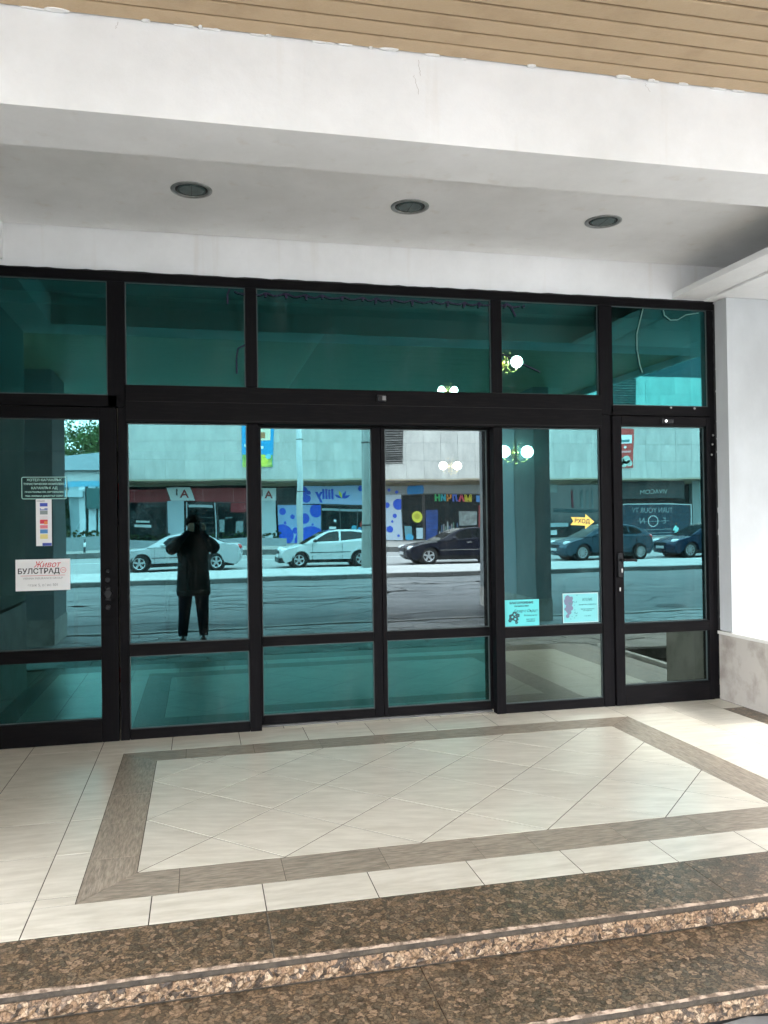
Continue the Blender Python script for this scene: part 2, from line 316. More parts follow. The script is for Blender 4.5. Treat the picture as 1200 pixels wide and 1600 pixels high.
# ================================================================ LANDING with every tile a piece
landing = bpy.data.objects.new('landing_floor', None); C.objects.link(landing); S(landing)
box('mortar_bed', (-1.47, -2.915, -.17), (3.99, .30, -.0011), grout_m, landing)
def clip(poly, a, b, c):      # keep a*x+b*y<=c
    out = []
    for i in range(len(poly)):
        p, q = poly[i], poly[(i+1) % len(poly)]; dp, dq = a*p[0]+b*p[1]-c, a*q[0]+b*q[1]-c
        if dp <= 0: out.append(p)
        if dp*dq < 0: t = dp/(dp-dq); out.append((p[0]+(q[0]-p[0])*t, p[1]+(q[1]-p[1])*t))
    return out
def area(p): return abs(sum(p[i][0]*p[(i+1) % len(p)][1]-p[(i+1) % len(p)][0]*p[i][1] for i in range(len(p))))/2
def tile(poly, m, g=.0022, name='tile', rot=0, up=0):
    if len(poly) < 3 or area(poly) < .0006: return
    cx = sum(p[0] for p in poly)/len(poly); cy = sum(p[1] for p in poly)/len(poly)
    # inset each edge by the joint
    n = len(poly); s = 1 if sum(poly[i][0]*poly[(i+1) % n][1]-poly[(i+1) % n][0]*poly[i][1] for i in range(n)) > 0 else -1
    q = poly
    for i in range(n):
        p0, p1 = poly[i], poly[(i+1) % n]; dx, dy = p1[0]-p0[0], p1[1]-p0[1]; l_ = math.hypot(dx, dy)
        if l_ < 1e-5: continue
        nx, ny = s*dy/l_, -s*dx/l_; q = clip(q, nx, ny, nx*p0[0]+ny*p0[1]-g)
        if len(q) < 3: return
    cr, sr = math.cos(-rot), math.sin(-rot)
    qq = [((x-cx)*cr-(y-cy)*sr, (x-cx)*sr+(y-cy)*cr) for x, y in q]
    bm = bmesh.new(); slab(bm, qq, -.006, 0)
    o = obj(name, bm, m, landing, (cx, cy, random.uniform(-.0004, .0004)+up)); o.rotation_euler.z = rot; return o
def rect(x0, x1, y0, y1): return [(x0, y0), (x1, y0), (x1, y1), (x0, y1)]
OX0, OX1, OY0, OY1 = -.460, 2.925, -2.357, -.335     # outer rectangle of brown border
IX0, IX1, IY0, IY1 = -.258, 2.690, -2.130, -.548
EX0, EX1, EY0 = -1.29, 3.70, -2.585
P = .4175
# left field (two full columns and the slim one beside the border)
ysL = [0.0, -.215, -.63, -1.04, -1.455, -1.87, -2.285, EY0]
for (x0, x1) in ((EX0, -1.028), (-1.028, -.608), (-.608, OX0)):
    for a, b in zip(ysL, ysL[1:]):
        if x1 == OX0 and (b < OY0-.01 or a > OY1+.2): 
            continue
        tile(rect(x0, x1, b, a), tile_m)
xs = [-.608, -.18, .245, .675, 1.105, 1.535, 1.965, 2.395, 2.925]
for a, b in zip(xs, xs[1:]): tile(rect(a, b, OY1, 0), tile_m)
xs = [-.608, -.187, .224, .639, 1.052, 1.467, 1.883, 2.30, 2.925]
for a, b in zip(xs, xs[1:]): tile(rect(a, b, EY0, OY0), tile_m)
tile(rect(-.608, OX0, OY0, -2.285), tile_m); tile(rect(-.608, OX0, -.215, OY1), tile_m)
# right field
for (x0, x1) in ((2.925, 3.34), (3.34, 3.70)):
    yy = [0, -.31, -.725, -1.14, -1.555, -1.97, -2.385, EY0]
    for a, b in zip(yy, yy[1:]): tile(rect(x0, x1, b, a), tile_m)
tile(rect(3.70, 3.875, -.31, 0), tile_m)
# floor inside, under the doors
for i in range(14):
    for j in range(4):
        tile(rect(-1.3+i*P, -1.3+(i+1)*P, j*.07+.0, .07+j*.07) if False else rect(-1.3+i*.37, -1.3+(i+1)*.37, .0, .29), tile_m) if j == 0 else None
# diagonal field
s2 = P*math.sqrt(2)
for i in range(-14, 14):
    for j in range(-14, 14):
        # lines x-y = c1+k*s2 , x+y = c2+k*s2
        u0 = 1.873+i*s2; v0 = -1.79+j*s2
        cxy = [((u+v)/2, (v-u)/2) for u, v in ((u0, v0), (u0+s2, v0), (u0+s2, v0+s2), (u0, v0+s2))]
        p = cxy
        for (a, b, c) in ((-1, 0, -IX0), (1, 0, IX1), (0, -1, -IY0), (0, 1, IY1)):
            p = clip(p, a, b, c)
            if len(p) < 3: break
        if len(p) >= 3: tile(p, tiled_m, .0026, rot=R(-14))
# border with mitred corners
def bord(x0, x1, which):
    pass
L1 = [OX0, -.09, .318, .735, 1.14, 1.39, 1.80, 2.20, OX1]
for a, b in zip(L1, L1[1:]):
    for far_ in (0, 1):
        p = rect(a, b, *( (OY0, IY0) if not far_ else (IY1, OY1) ))
        # mitre
        if not far_:
            k1 = (IY0-OY0)/(IX0-OX0); p = clip(p, -k1, 1, OY0-k1*OX0); k2 = (IY0-OY0)/(OX1-IX1); p = clip(p, k2, 1, OY0+k2*OX1)
        else:
            k1 = (OY1-IY1)/(IX0-OX0); p = clip(p, -k1, -1, -(OY1)-k1*OX0); k2 = (OY1-IY1)/(OX1-IX1); p = clip(p, k2, -1, -OY1+k2*OX1)
        tile(p, border_m, .0012, 'border_tile')
for (x0, x1, sgn) in ((OX0, IX0, 1), (IX1, OX1, -1)):
    ys = [OY0, -1.955, -1.54, -1.13, -.72, OY1]
    for a, b in zip(ys, ys[1:]):
        p = rect(x0, x1, a, b)
        if sgn == 1:
            k = (IY0-OY0)/(IX0-OX0); p = clip(p, k, -1, k*OX0-OY0); k = (OY1-IY1)/(IX0-OX0); p = clip(p, k, 1, OY1+k*OX0)
        else:
            k = (IY0-OY0)/(OX1-IX1); p = clip(p, -k, -1, -k*OX1-OY0); k = (OY1-IY1)/(OX1-IX1); p = clip(p, -k, 1, OY1-k*OX1)
        tile(p, bordery_m, .0012, 'border_tile')
# granite edging of the landing
def gslab(name, a, b, parent, m=gran_m, bev=.004): return box(name, a, b, m, parent, bev)
for a, b in ((-1.46, .22), (.222, 1.90), (1.902, 3.698)): gslab('granite_slab', (a, -2.915, -.034), (b, -2.588, .0), landing)
gslab('granite_slab', (3.702, -2.915, -.034), (4.02, -1.60, 0), landing); gslab('granite_slab', (3.702, -1.598, -.034), (4.02, -.715, 0), landing)
gslab('granite_slab', (3.703, -.713, -.034), (3.879, -.313, 0), landing)
gslab('granite_slab', (-1.46, -2.586, -.034), (-1.293, -1.30, 0), landing); gslab('granite_slab', (-1.46, -1.298, -.034), (-1.293, -.0, 0), landing)
# steps: rough split riser faces
def riser(x0, x1, y, z0, z1, seed, parent, name='riser'):
    rnd = random.Random(seed); nx = int((x1-x0)/.018); nz = 5; bm = bmesh.new(); g = []
    for i in range(nx+1):
        col = []
        for j in range(nz+1):
            d = rnd.uniform(0, .018) if 0 < j < nz else .003
            col.append(bm.verts.new((x0+(x1-x0)*i/nx+rnd.uniform(-.004, .004), -d, z0+(z1-z0)*j/nz+(rnd.uniform(-.003, .003) if 0 < j < nz else 0))))
        g.append(col)
    for i in range(nx):
        for j in range(nz): bm.faces.new((g[i][j], g[i+1][j], g[i+1][j+1], g[i][j+1]))
    return obj(name, bm, rough_m, parent, (0, y, 0))
steps = bpy.data.objects.new('granite_steps', None); C.objects.link(steps); S(steps)
for (yy, zt, zb, sd_) in ((-2.922, 0, -.083, 1), (-3.306, -.083, -.166, 2)):
    # pale chipped arris, slate strip, split face
    rr = random.Random(sd_+10); bm = bmesh.new(); n = 420; x0, x1 = -3.0, 4.02 if sd_ == 1 else 4.42; prev = None
    for i in range(n+1):
        x = x0+(x1-x0)*i/n; d = rr.uniform(0, .007)
        c = (bm.verts.new((x, yy+.007+rr.uniform(-.006, .003), zt+.0012)), bm.verts.new((x, yy-.002-d*.6, zt-.002-d*.3)), bm.verts.new((x, yy-.001, zt-.006)))
        if prev:
            for q in (0, 1): bm.faces.new((prev[q], prev[q+1], c[q+1], c[q]))
        prev = c
    obj('chipped_edge', bm, mat('chipped_granite', (.42, .32, .24), .8, 0, .6, 30, col2=(.14, .10, .07), bands=(.42, .6)), steps)
    box('slate_strip', (x0, yy-.0015, zt-.023), (x1, yy+.02, zt-.006), slate_m, steps)
    for a, b in ((x0, -.46), (-.458, 1.35), (1.352, x1)): riser(a, b, yy+.0, zb+.003, zt-.024, sd_*10+int(a*3+20), steps, 'riser_stone')
for a, b in ((-3.0, -1.10), (-1.098, .70), (.702, 2.50), (2.502, 4.42)):
    gslab('tread_slab', (a, -3.303, -.120), (b, -2.926, -.083), steps)
gslab('tread_slab', (4.03, -2.924, -.120), (4.42, -.3, -.083), steps)
box('step_core', (-3.0, -3.295, -.30), (4.40, -2.93, -.122), grout_m, steps)
box('step_core', (4.03, -2.92, -.30), (4.40, -.3, -.122), grout_m, steps)
box('side_riser', (4.022, -2.915, -.083), (4.028, -.713, -.001), rough_m, steps); box('side_riser', (4.401, -3.29, -.20), (4.425, -.3, -.122), rough_m, steps)
box('ramp_edge', (4.74, -3.6, -.19), (4.80, -.5, -.14), white_m, steps)
gslab('landing_side', (-3.0, -2.915, -.17), (-1.472, -.001, -.012), steps)

# ================================================================ BUILDING SHELL of the entrance
ent = thing('entrance_building', 'white plastered entrance bay with deep beam and stone parapet around the dark glass front', 'building')
box('fascia', (-1.47, -.012, 3.042), (4.10, .16, 3.335), plaster_m, ent)
box('bay_ceiling', (-6, -1.698, 3.32), (6.1, -.022, 3.50), plaster_m, ent)
box('beam', (-6, -2.07, 3.087), (6.1, -1.70, 3.60), plaster_m, ent)
box('side_beam', (4.02, -1.698, 3.106), (4.6, -.0, 3.318), plaster_m, ent)
box('cornice_ledge', (3.80, -1.697, 3.046), (4.6, -.014, 3.104), plaster_m, ent, .003)
box('cornice_ledge', (3.54, -1.698, 3.060), (3.797, -.014, 3.104), plaster_m, ent, .003)
box('side_beam', (-1.9, -1.70, 3.087), (-1.19, -.014, 3.318), plaster_m, ent)
box('pillar', (3.893, -.168, .524), (4.75, .30, 3.044), mat('pillar_paint', (.47, .49, .50), .8, metal=0, var=.1, vscale=1.2, spec=.2, col2=(.37, .38, .385), bump=.3, bscale=9, stretch=(1, 1, .6), detail=10), ent)
box('parapet', (3.882, -.71, -.2), (4.55, .30, .495), stone_m, ent)
box('parapet_ledge', (3.872, -.72, .497), (4.56, -.0, .521), mat('parapet_capstone', (.62, .61, .57), .4, 0, .1, 3), ent, .003)
box('side_wall', (4.76, -.10, -.2), (16, .30, 3.6), plaster_m, ent)
box('left_wall', (-1.95, -2.0, .76), (-1.463, .30, 3.085), mat('grey_green_render', (.36, .40, .38), .8, 0, .15, 2), ent)
box('left_parapet', (-1.95, -2.0, -.2), (-1.461, .30, .735), stone_m, ent)
box('left_side_wall', (-16, -.10, -.2), (-1.955, .30, 3.6), plaster_m, ent)
box('upper_wall', (-16, -.02, 3.42), (16, .30, 9), plaster_m, ent)
# chipped plaster and sealant lines around the frame
def ragged(name, x0, x1, y, z0, z1, m, parent, vertical, seed, amp):
    rr = random.Random(seed); bm = bmesh.new(); n = 90; prev = None
    for i in range(n+1):
        t = i/n; a = rr.uniform(0, amp)**1.0; b = rr.uniform(0, amp)
        if vertical: c = [(x0-a*.3, y, z0+(z1-z0)*t), (x1+b, y, z0+(z1-z0)*t)]
        else: c = [(x0+(x1-x0)*t, y, z0-a*.2), (x0+(x1-x0)*t, y, z1+b)]
        c = [bm.verts.new(p) for p in c]+[bm.verts.new((p[0], p[1]+.012, p[2])) for p in c]
        if prev:
            bm.faces.new((prev[0], prev[1], c[1], c[0])); bm.faces.new((prev[1], prev[3], c[3], c[1])); bm.faces.new((prev[0], c[0], c[2], prev[2]))
        prev = c
    return obj(name, bm, m, parent)
# downlights
for i, (x, y, lb) in enumerate(((-.019, -.765, 'round recessed ceiling light nearest the left end of the white ceiling'), (1.282, -.757, 'round recessed ceiling light in the middle of the white ceiling'), (2.578, -.750, 'round recessed ceiling light nearest the right corner of the white ceiling'))):
    t = thing('recessed_light', lb, 'ceiling light', (x, y, 3.32), 'recessed lights in the bay ceiling')
    bm = bmesh.new(); n = 40
    prof = [(.118, -.001), (.117, -.006), (.098, -.008), (.094, -.004), (.092, -.0015)]
    ring = [[bm.verts.new((r*math.cos(2*PI*k/n), r*math.sin(2*PI*k/n), z)) for k in range(n)] for r, z in prof]
    for a in range(len(prof)-1):
        for k in range(n):
            f = bm.faces.new((ring[a][k], ring[a][(k+1) % n], ring[a+1][(k+1) % n], ring[a+1][k])); f.smooth = True
    obj('trim_ring', bm, mat('dull_nickel', (.34, .35, .34), .4, .6, .3, 30), t)
    bm = bmesh.new(); cyl(bm, (0, 0, -.0005), (0, 0, -.0016), .0925, n=32); obj('gap', bm, black_m, t)
    bm = bmesh.new(); cyl(bm, (0, 0, -.002), (0, 0, -.0055), .082, .078, 32); lens = obj('lens', bm, mat('lens_glass', (.055, .085, .08), .25, 0, .3, 20), t)
    bm = bmesh.new(); cyl(bm, (0, 0, -.0056), (0, 0, -.0066), .068, .066, 32); obj('reflector', bm, mat('lens_inner', (.09, .12, .115), .3, 0, .5, 14), lens)
    bm = bmesh.new(); bx(bm, (-.001, -.066, -.0075), (.001, .066, -.0066)); obj('seam', bm, black_m, lens)
# slatted canopy soffit: every slat a piece
can = thing('slatted_canopy', 'tan slatted canopy soffit running out from the white beam on square pillars', 'canopy')
box('canopy_slab', (-6.0, -9.0, 3.53), (6.1, -2.075, 3.95), black_m, can)
sl = None; n = 0; y = -2.078
while y > -8.95:
    wd = .098
    if sl is None:
        bm = bmesh.new(); bx(bm, (-6.0, -.0425, 0), (6.1, .0425, .03), .004); sl = obj('slat', bm, slat_m, can, (0, y-.0435, 3.482))
    else: inst(sl, can, (0, y-.0435, 3.482+random.uniform(-.0012, .0012)))
    y -= wd; n += 1
box('edge_fascia', (-6.05, -9.06, 3.40), (6.16, -9.0, 4.0), plaster_m, can); box('edge_fascia', (6.10, -9.0, 3.40), (6.16, -1.0, 4.0), plaster_m, can)
box('roof_layer', (-6.05, -9.0, 3.955), (6.1, 0, 4.05), asph_m, can)
# chips of white filler where soffit meets the beam
bm = bmesh.new(); rr = random.Random(4)
for _ in range(34):
    x = rr.uniform(-.8, 3.0); wv = rr.uniform(.01, .06); hh = rr.uniform(.004, .014)
    pts = [(x+wv*math.cos(a)*rr.uniform(.6, 1), -2.072-hh*1.0-hh*math.sin(a)) for a in [k*PI/4 for k in range(8)]]
    zj = _*.00006; slab(bm, pts, 3.4785-zj, 3.4815+zj)
tag(obj('filler_chips', bm, white_m, can), kind='stuff')
# paint cracks on the beam
for k, (x0, z0, x1, z1) in enumerate(((.98, 3.455, .99, 3.385), (.96, 3.385, .985, 3.30), (2.1, 3.47, 2.13, 3.43), (-.3, 3.47, -.31, 3.44))):
    bm = bmesh.new(); rr = random.Random(k); px = x0
    for q in range(10):
        nx = x0+(x1-x0)*q/10+rr.uniform(-.004, .004); za, zb = z0+(z1-z0)*q/10, z0+(z1-z0)*(q+1)/10
        v_ = [bm.verts.new(p) for p in ((px-.0006, -2.0715, za), (px+.0006, -2.0715, za), (nx+.0006, -2.0715, zb), (nx-.0006, -2.0715, zb))]; bm.faces.new(v_); px = nx
    obj('paint_crack', bm, T('crack_brown', (.25, .2, .15)), ent)
# canopy pillars
for nm, a, b, lb in (('right', (5.16, -8.9), (5.42, -6.42), 'long pale pier under the canopy, mirrored behind the flyers'), ('left', (-3.1, -7.1), (-1.9, -6.05), 'square pale pillar under the canopy, mirrored behind the round glass stickers')):
    p = thing('canopy_pillar', lb, 'pillar', ((a[0]+b[0])/2, (a[1]+b[1])/2, -.22), 'pillars carrying the canopy')
    wx, wy = abs(b[0]-a[0])/2, abs(b[1]-a[1])/2
    box('shaft', (-wx, -wy, .35), (wx, wy, 3.70), mat('pillar_render', (.21, .22, .22), .75, 0, .15, 2), p)
    box('plinth', (-wx-.012, -wy-.012, -.02), (wx+.012, wy+.012, .35), stone_m, p)
    box('panel_strip', (-wx-.006, -wy*.55, .352), (-wx-.001, wy*.35, 3.69), mat('pillar_panel', (.27, .30, .32), .5, 0, .1, 2), p)

# ================================================================ GLASS FRONT
front = thing('glazed_front', 'dark aluminium glass front with five top lights and a deep sliding-door header', 'glass front')
YF, YB = -.03, .05
def fr(name, x0, x1, z0, z1, parent=front, yf=YF, yb=YB, m=None, bev=.003):
    return box(name, (x0, yf, z0), (x1, yb, z1), m or (frame_m if (z1-z0) > (x1-x0) else frame_b), parent, bev)
def pane(x0, x1, z0, z1, m, parent=front, y=.0, name='glass_pane'):
    return box(name, (x0-.006, y-.003, z0-.006), (x1+.006, y+.003, z1+.006), m, parent)
def bead(x0, x1, z0, z1, parent, y, t=.006):
    """thin gasket all round an opening, one mesh"""
    bm = bmesh.new(); yy0, yy1 = y-.012, y-.0035
    for a, b in (((x0, z0), (x1, z0+t)), ((x0, z1-t), (x1, z1)), ((x0, z0+t), (x0+t, z1-t)), ((x1-t, z0+t), (x1, z1-t))):
        bx(bm, (a[0], yy0, a[1]), (b[0], yy1, b[1]))
    return obj('glazing_bead', bm, mat('glazing_bead_rubber', (.035, .05, .05), .5), parent)
fr('head_rail', -1.46, 3.878, 2.982, 3.043)
tops = [(-1.455, -.566, 2.238), (-.454, .320, 2.306), (.397, 2.070, 2.304), (2.149, 2.914, 2.306), (3.023, 3.826, 2.238)]
for x0, x1, z0 in tops:
    pane(x0, x1, z0, 2.98, GD); bead(x0, x1, z0, 2.982, front, 0)
for x0, x1, zb in ((-.5645, -.4555, 2.163), (.3215, .3955, 2.309), (2.0715, 2.1475, 2.309), (2.9155, 3.0215, 2.163)):
    fr('post', x0, x1, zb, 2.98)
fr('side_post', 3.828, 3.886, .0, 2.98, yf=-.02); fr('side_post', -1.462, -1.40, 0, 2.236, yf=-.02)
fr('door_head', -1.398, -.506, 2.163, 2.236); fr('door_head', 3.003, 3.826, 2.163, 2.236)
fr('header', -.4545, 2.914, 2.062, 2.304, yf=-.055, yb=.14)
fr('header_groove', -.4545, 2.914, 2.196, 2.199, yf=-.0565, yb=-.05, m=black_m, bev=0)
fr('header_groove', -.4545, 2.914, 2.075, 2.078, yf=-.0563, yb=-.05, m=black_m, bev=0)
fr('post', -.505, -.449, 0, 2.160); fr('post', .324, .400, .0, 2.060); fr('post', 2.0725, 2.140, 0, 2.060); fr('post', 2.912, 2.998, 0, 2.160)
# fixed panels left and right of sliding doors
for x0, x1, mu, ml in ((-.447, .322, GT, GB), (2.142, 2.910, GT, GL)):
    fr('mid_rail', x0, x1, .541, .616, yf=-.025); fr('bottom_rail', x0, x1, 0, .066, yf=-.025)
    pane(x0, x1, .616, 2.060, mu); pane(x0, x1, .066, .541, ml)
    bead(x0, x1, .616, 2.060, front, 0); bead(x0, x1, .066, .541, front, 0)
bm = bmesh.new(); bx(bm, (.401, .06, 0), (2.0715, .16, .012)); obj('threshold', bm, mat('worn_threshold', (.10, .10, .10), .6, .2, .3, 9), front)
for x, z in ((-.30, .002), (0.04, .002)): pass
ragged('sealant_edge', 3.884, 3.888, -.024, 0.02, 3.03, gasket_m, front, True, 3, .026)
ragged('plaster_drip', 3.889, 3.893, -.0215, .55, 3.0, plaster_m, ent, True, 13, .006)
ragged('sealant_edge', -1.46, 3.88, -.032, 3.040, 3.044, gasket_m, front, False, 5, .006)
# screws / dabs
for x, z in ((3.50, 2.225), (3.70, 2.223), (3.853, 1.95), (3.86, 2.02), (3.845, 1.87)):
    bm = bmesh.new(); cyl(bm, (0, 0, 0), (0, -.006, 0), .009, .007, 10); obj('screw_cap', bm, mat('screw_zinc', (.28, .28, .27), .45, .6), front, (x, -.03 if x < 3.8 else -.024, z))
# hinged doors
def hinged(x0, x1, gx0, gx1, lb, left):
    d = thing('hinged_door', lb, 'door', ((x0+x1)/2, -.035, 0))
    c = (x0+x1)/2
    def F(n, a, b, z0, z1, m=None): return box(n, (a-c, -.012, z0), (b-c, .055, z1), m or (frame_m if z1-z0 > b-a else frame_b), d, .003)
    F('stile', x0, gx0, .004, 2.155); F('stile', gx1, x1, .004, 2.155)
    F('top_rail', gx0+.001, gx1-.001, 2.083, 2.155); F('mid_rail', gx0+.001, gx1-.001, .530, .607); F('bottom_rail', gx0+.001, gx1-.001, .004, .146)
    box('glass_pane', (gx0-.005-c, .032, .60), (gx1+.005-c, .038, 2.09), GT, d); box('glass_pane', (gx0-.005-c, .032, .14), (gx1+.005-c, .038, .535), GL if not left else GB, d)
    for z0, z1 in ((.607, 2.083), (.146, .530)):
        b_ = bead(gx0-c, gx1-c, z0, z1, d, .035)
    return d, c
hd, hc = hinged(-1.395, -.512, -1.32, -.617, 'hinged glass door behind the white insurer sticker', True)
for z, r in ((1.044, .018), (.955, .028), (.868, .018), (1.10, .012)):
    bm = bmesh.new(); cyl(bm, (0, 0, 0), (0, -.016, 0), r, r*.8, 20); obj('lock_rosette', bm, mat('black_plastic', (.008, .008, .009), .4, spec=.2), hd, (-.573-hc, -.012, z))
box('key_plate', (-.590-hc, -.022, .91), (-.556-hc, -.012, 1.0), T('black_plate', (.006, .006, .007), rough=.4, spec=.2), hd, .006)
hd2, hc2 = hinged(3.004, 3.822, 3.076, 3.787, 'hinged glass door with black lever handle beside the white pillar', False)
h = box('handle_plate', (3.022-hc2, -.030, .955), (3.060-hc2, -.012, 1.135), T('black_plate', (.014, .014, .015)), hd2, .006)
bm = bmesh.new(); tube(bm, [(3.041-hc2, -.03, 1.085), (3.041-hc2, -.065, 1.085), (3.06-hc2, -.07, 1.085), (3.15-hc2, -.068, 1.082)], .010, 10); obj('lever_handle', bm, T('black_plate', (.014, .014, .015)), hd2)
box('lock_cylinder', (3.046-hc2, -.034, .99), (3.056-hc2, -.030, 1.02), T('brushed_lock', (.42, .42, .41), rough=.4, metal=.7), hd2, .003)
box('lock_cylinder', (3.034-hc2, -.024, .852), (3.044-hc2, -.012, .880), T('brushed_lock', (.42, .42, .41)), hd2, .004)
cl = box('door_closer_bracket', (3.40-hc2, -.03, 2.10), (3.50-hc2, -.012, 2.135), T('black_plastic', (.008, .008, .009)), hd2, .004)
bm = bmesh.new(); cyl(bm, (3.43-hc2, -.03, 2.118), (3.43-hc2, -.042, 2.118), .012, .010, 12); obj('bolt', bm, chrome_m, hd2)
# sliding doors, set back
def slide(x0, x1, gx0, gx1, lb, up, tilt):
    d = thing('sliding_door', lb, 'door', ((x0+x1)/2, .10, 0)); c = (x0+x1)/2; d.rotation_euler.z = R(tilt)
    def F(n, a, b, z0, z1): return box(n, (a-c, -.022, z0), (b-c, .022, z1), frame_m if z1-z0 > b-a else frame_b, d, .003)
    F('stile', x0, gx0, .014, 2.10); F('stile', gx1, x1, .014, 2.10)
    F('top_rail', gx0+.001, gx1-.001, 2.052, 2.10); F('mid_rail', gx0+.001, gx1-.001, .549, .613); F('bottom_rail', gx0+.001, gx1-.001, .014, .074)
    box('glass_pane', (gx0-.005-c, -.003, .61), (gx1+.005-c, .003, 2.055), up, d); box('glass_pane', (gx0-.005-c, -.003, .07), (gx1+.005-c, .003, .552), GB, d)
    for z0, z1 in ((.613, 2.052), (.074, .549)): bead(gx0-c, gx1-c, z0, z1, d, 0)
    return d
slide(.395, 1.262, .418, 1.200, 'left sliding glass door with teal tinted glass', GT, 0)
slide(1.266, 2.092, 1.294, 2.062, 'right sliding glass door with clear grey upper glass', GG, -.10)
# motion sensor
t = thing('motion_sensor', 'small black motion sensor on the header above the sliding doors', 'sensor', (1.243, -.056, 2.245))
bm = bmesh.new(); bx(bm, (-.032, -.03, -.022), (.032, 0, .022), .006); obj('housing', bm, T('black_plastic', (.008, .008, .009)), t)
bm = bmesh.new(); bx(bm, (.002, -.034, -.016), (.026, -.03, .014), .002); obj('lens', bm, T('sensor_lens', (.16, .16, .16), rough=.2), t)

# ================================================================ STICKERS AND FLYERS ON THE GLASS
wv = T('sticker_white', (.80, .80, .80), rough=.4); dk = T('print_dark', (.03, .03, .035)); rd = T('print_red', (.62, .03, .05)); bl = T('print_blue', (.03, .06, .35)); gy = T('print_grey', (.35, .35, .36))
pale = T('print_pale_green', (.38, .66, .60), rough=.5)
YS = -.0065
def plate(name, lb, cat, x0, x1, z0, z1, m, y=YS, th=.0012):
    t = thing(name, lb, cat, ((x0+x1)/2, y, z0)); box('sheet', (-(x1-x0)/2, -th, 0), ((x1-x0)/2, 0, z1-z0), m, t); return t, (x1-x0), (z1-z0)
def dec(t, nm, x, z, w_, h_, m, y=-.0024): return box(nm, (x-w_/2, y, z-h_/2), (x+w_/2, y+.0008, z+h_/2), m, t)
# 1 hotel lettering, outlined
t = thing('glass_lettering', 'pale green outlined hotel lettering on the glass above the card strip', 'sticker', (-.958, YS-.002, 1.567))
bm = bmesh.new(); W_, H_, th = .272, .142, .004
for a, b in (((-W_/2+.012, 0), (W_/2-.012, th)), ((-W_/2+.012, H_-th), (W_/2-.012, H_)), ((-W_/2, .012), (-W_/2+th, H_-.012)), ((W_/2-th, .012), (W_/2, H_-.012))): bx(bm, (a[0], -.001, a[1]), (b[0], 0, b[1]))
for sx_, cx0 in ((-1, -W_/2+.012), (1, W_/2-.012)):
    for z0 in (.012, H_-.012):
        sz_ = -1 if z0 < .05 else 1; pr_ = None
        for k in range(6):
            a = k/5*PI/2; q = [bm.verts.new((cx0+sx_*math.sin(a)*r_, -.001, z0+sz_*math.cos(a)*r_)) for r_ in (.008, .012)]
            if pr_: bm.faces.new((pr_[0], pr_[1], q[1], q[0]))
            pr_ = q
obj('outline', bm, pale, t)
for k, (s, sz_) in enumerate((('ХОТЕЛ КАЗАНЛЪК', .0225), ('ТУРИСТИЧЕСКИ КОМПЛЕКС', .0175), ('КАЗАНЛЪК АД', .0215), ('ГР.КАЗАНЛЪК ПЛ. СЕВТОПОЛИС', .0142), ('ЗКФ: ФИЛИАЛ ДИМИТЪР СЕРЕВ', .0142))):
    text(s, sz_, pale, t, (0, -.001, H_-.021-k*.0255), bold=.0004)
# 2 payment card strip
t, w_, h_ = plate('card_sticker', 'narrow white sticker with payment card logos on the left door', 'sticker', -1.010, -.916, 1.268, 1.566, wv, y=.0-.006)
z = h_-.035
for k, (c_, hh) in enumerate((((.05, .09, .45), .022), ((.18, .25, .5), .014), ((.25, .30, .30), .024), ((.75, .72, .74), .02), ((.65, .05, .08), .026), ((.7, .2, .25), .022), ((.08, .25, .55), .026), ((.75, .65, .25), .03))):
    dec(t, 'card_logo', 0, z, .046, hh, T('logo%d' % k, c_)); z -= hh+.007
dec(t, 'card_logo', -.006, h_-.060, .020, .008, wv, -.003); dec(t, 'card_logo', .012, h_-.150, .02, .022, T('logo_or', (.75, .25, .08)), -.003)
dec(t, 'corner_print', .018, .010, .055, .018, bl); text('ПЛАЩАНЕ', .012, dk, t, (-.018, -.0025, h_-.012), sx=.8)
# 3 insurer sticker
t, w_, h_ = plate('insurer_sticker', 'large white sticker reading БУЛСТРАД Живот on the left door', 'sticker', -1.134, -.808, .984, 1.184, wv)
text('Живот', .052, rd, t, (.022, -.0025, h_-.036), shear=.35, sx=.95); text('БУЛСТРАД', .046, dk, t, (-.025, -.0025, h_-.077), sx=1.0, bold=.0009)
bm = bmesh.new(); n = 20
for k in range(n):
    a0, a1 = 2*PI*k/n, 2*PI*(k+1)/n
    bm.faces.new([bm.verts.new((math.cos(a)*r_, 0, math.sin(a)*r_)) for a, r_ in ((a0, .015), (a1, .015), (a1, .0175), (a0, .0175))])
obj('emblem', bm, rd, t, (.122, -.0024, h_-.072)); text('VIG', .012, rd, t, (.122, -.0026, h_-.072))
dec(t, 'rule', -.0, h_-.104, .265, .0022, rd); text('VIENNA INSURANCE GROUP', .0175, gy, t, (0, -.0025, h_-.122), sx=1.05); text('етаж 5, офис 501', .0235, gy, t, (0, -.0025, h_-.165))
# 4 arrow
bm = bmesh.new(); prism(bm, [(-.094, -.028), (-.074, 0), (-.094, .030), (.022, .030), (.022, .055), (.095, 0), (.022, -.055), (.022, -.030)], -.0012, 0)
t = thing('arrow_sign', 'yellow arrow sticker reading ВХОД and pointing right at the door', 'sign', (2.769, YS, 1.373))
obj('arrow', bm, T('arrow_yellow', (.80, .55, .10), rough=.4), t); text('ВХОД', .043, dk, t, (-.004, -.0025, 0), bold=.0012); t.rotation_euler.y = R(2.0)
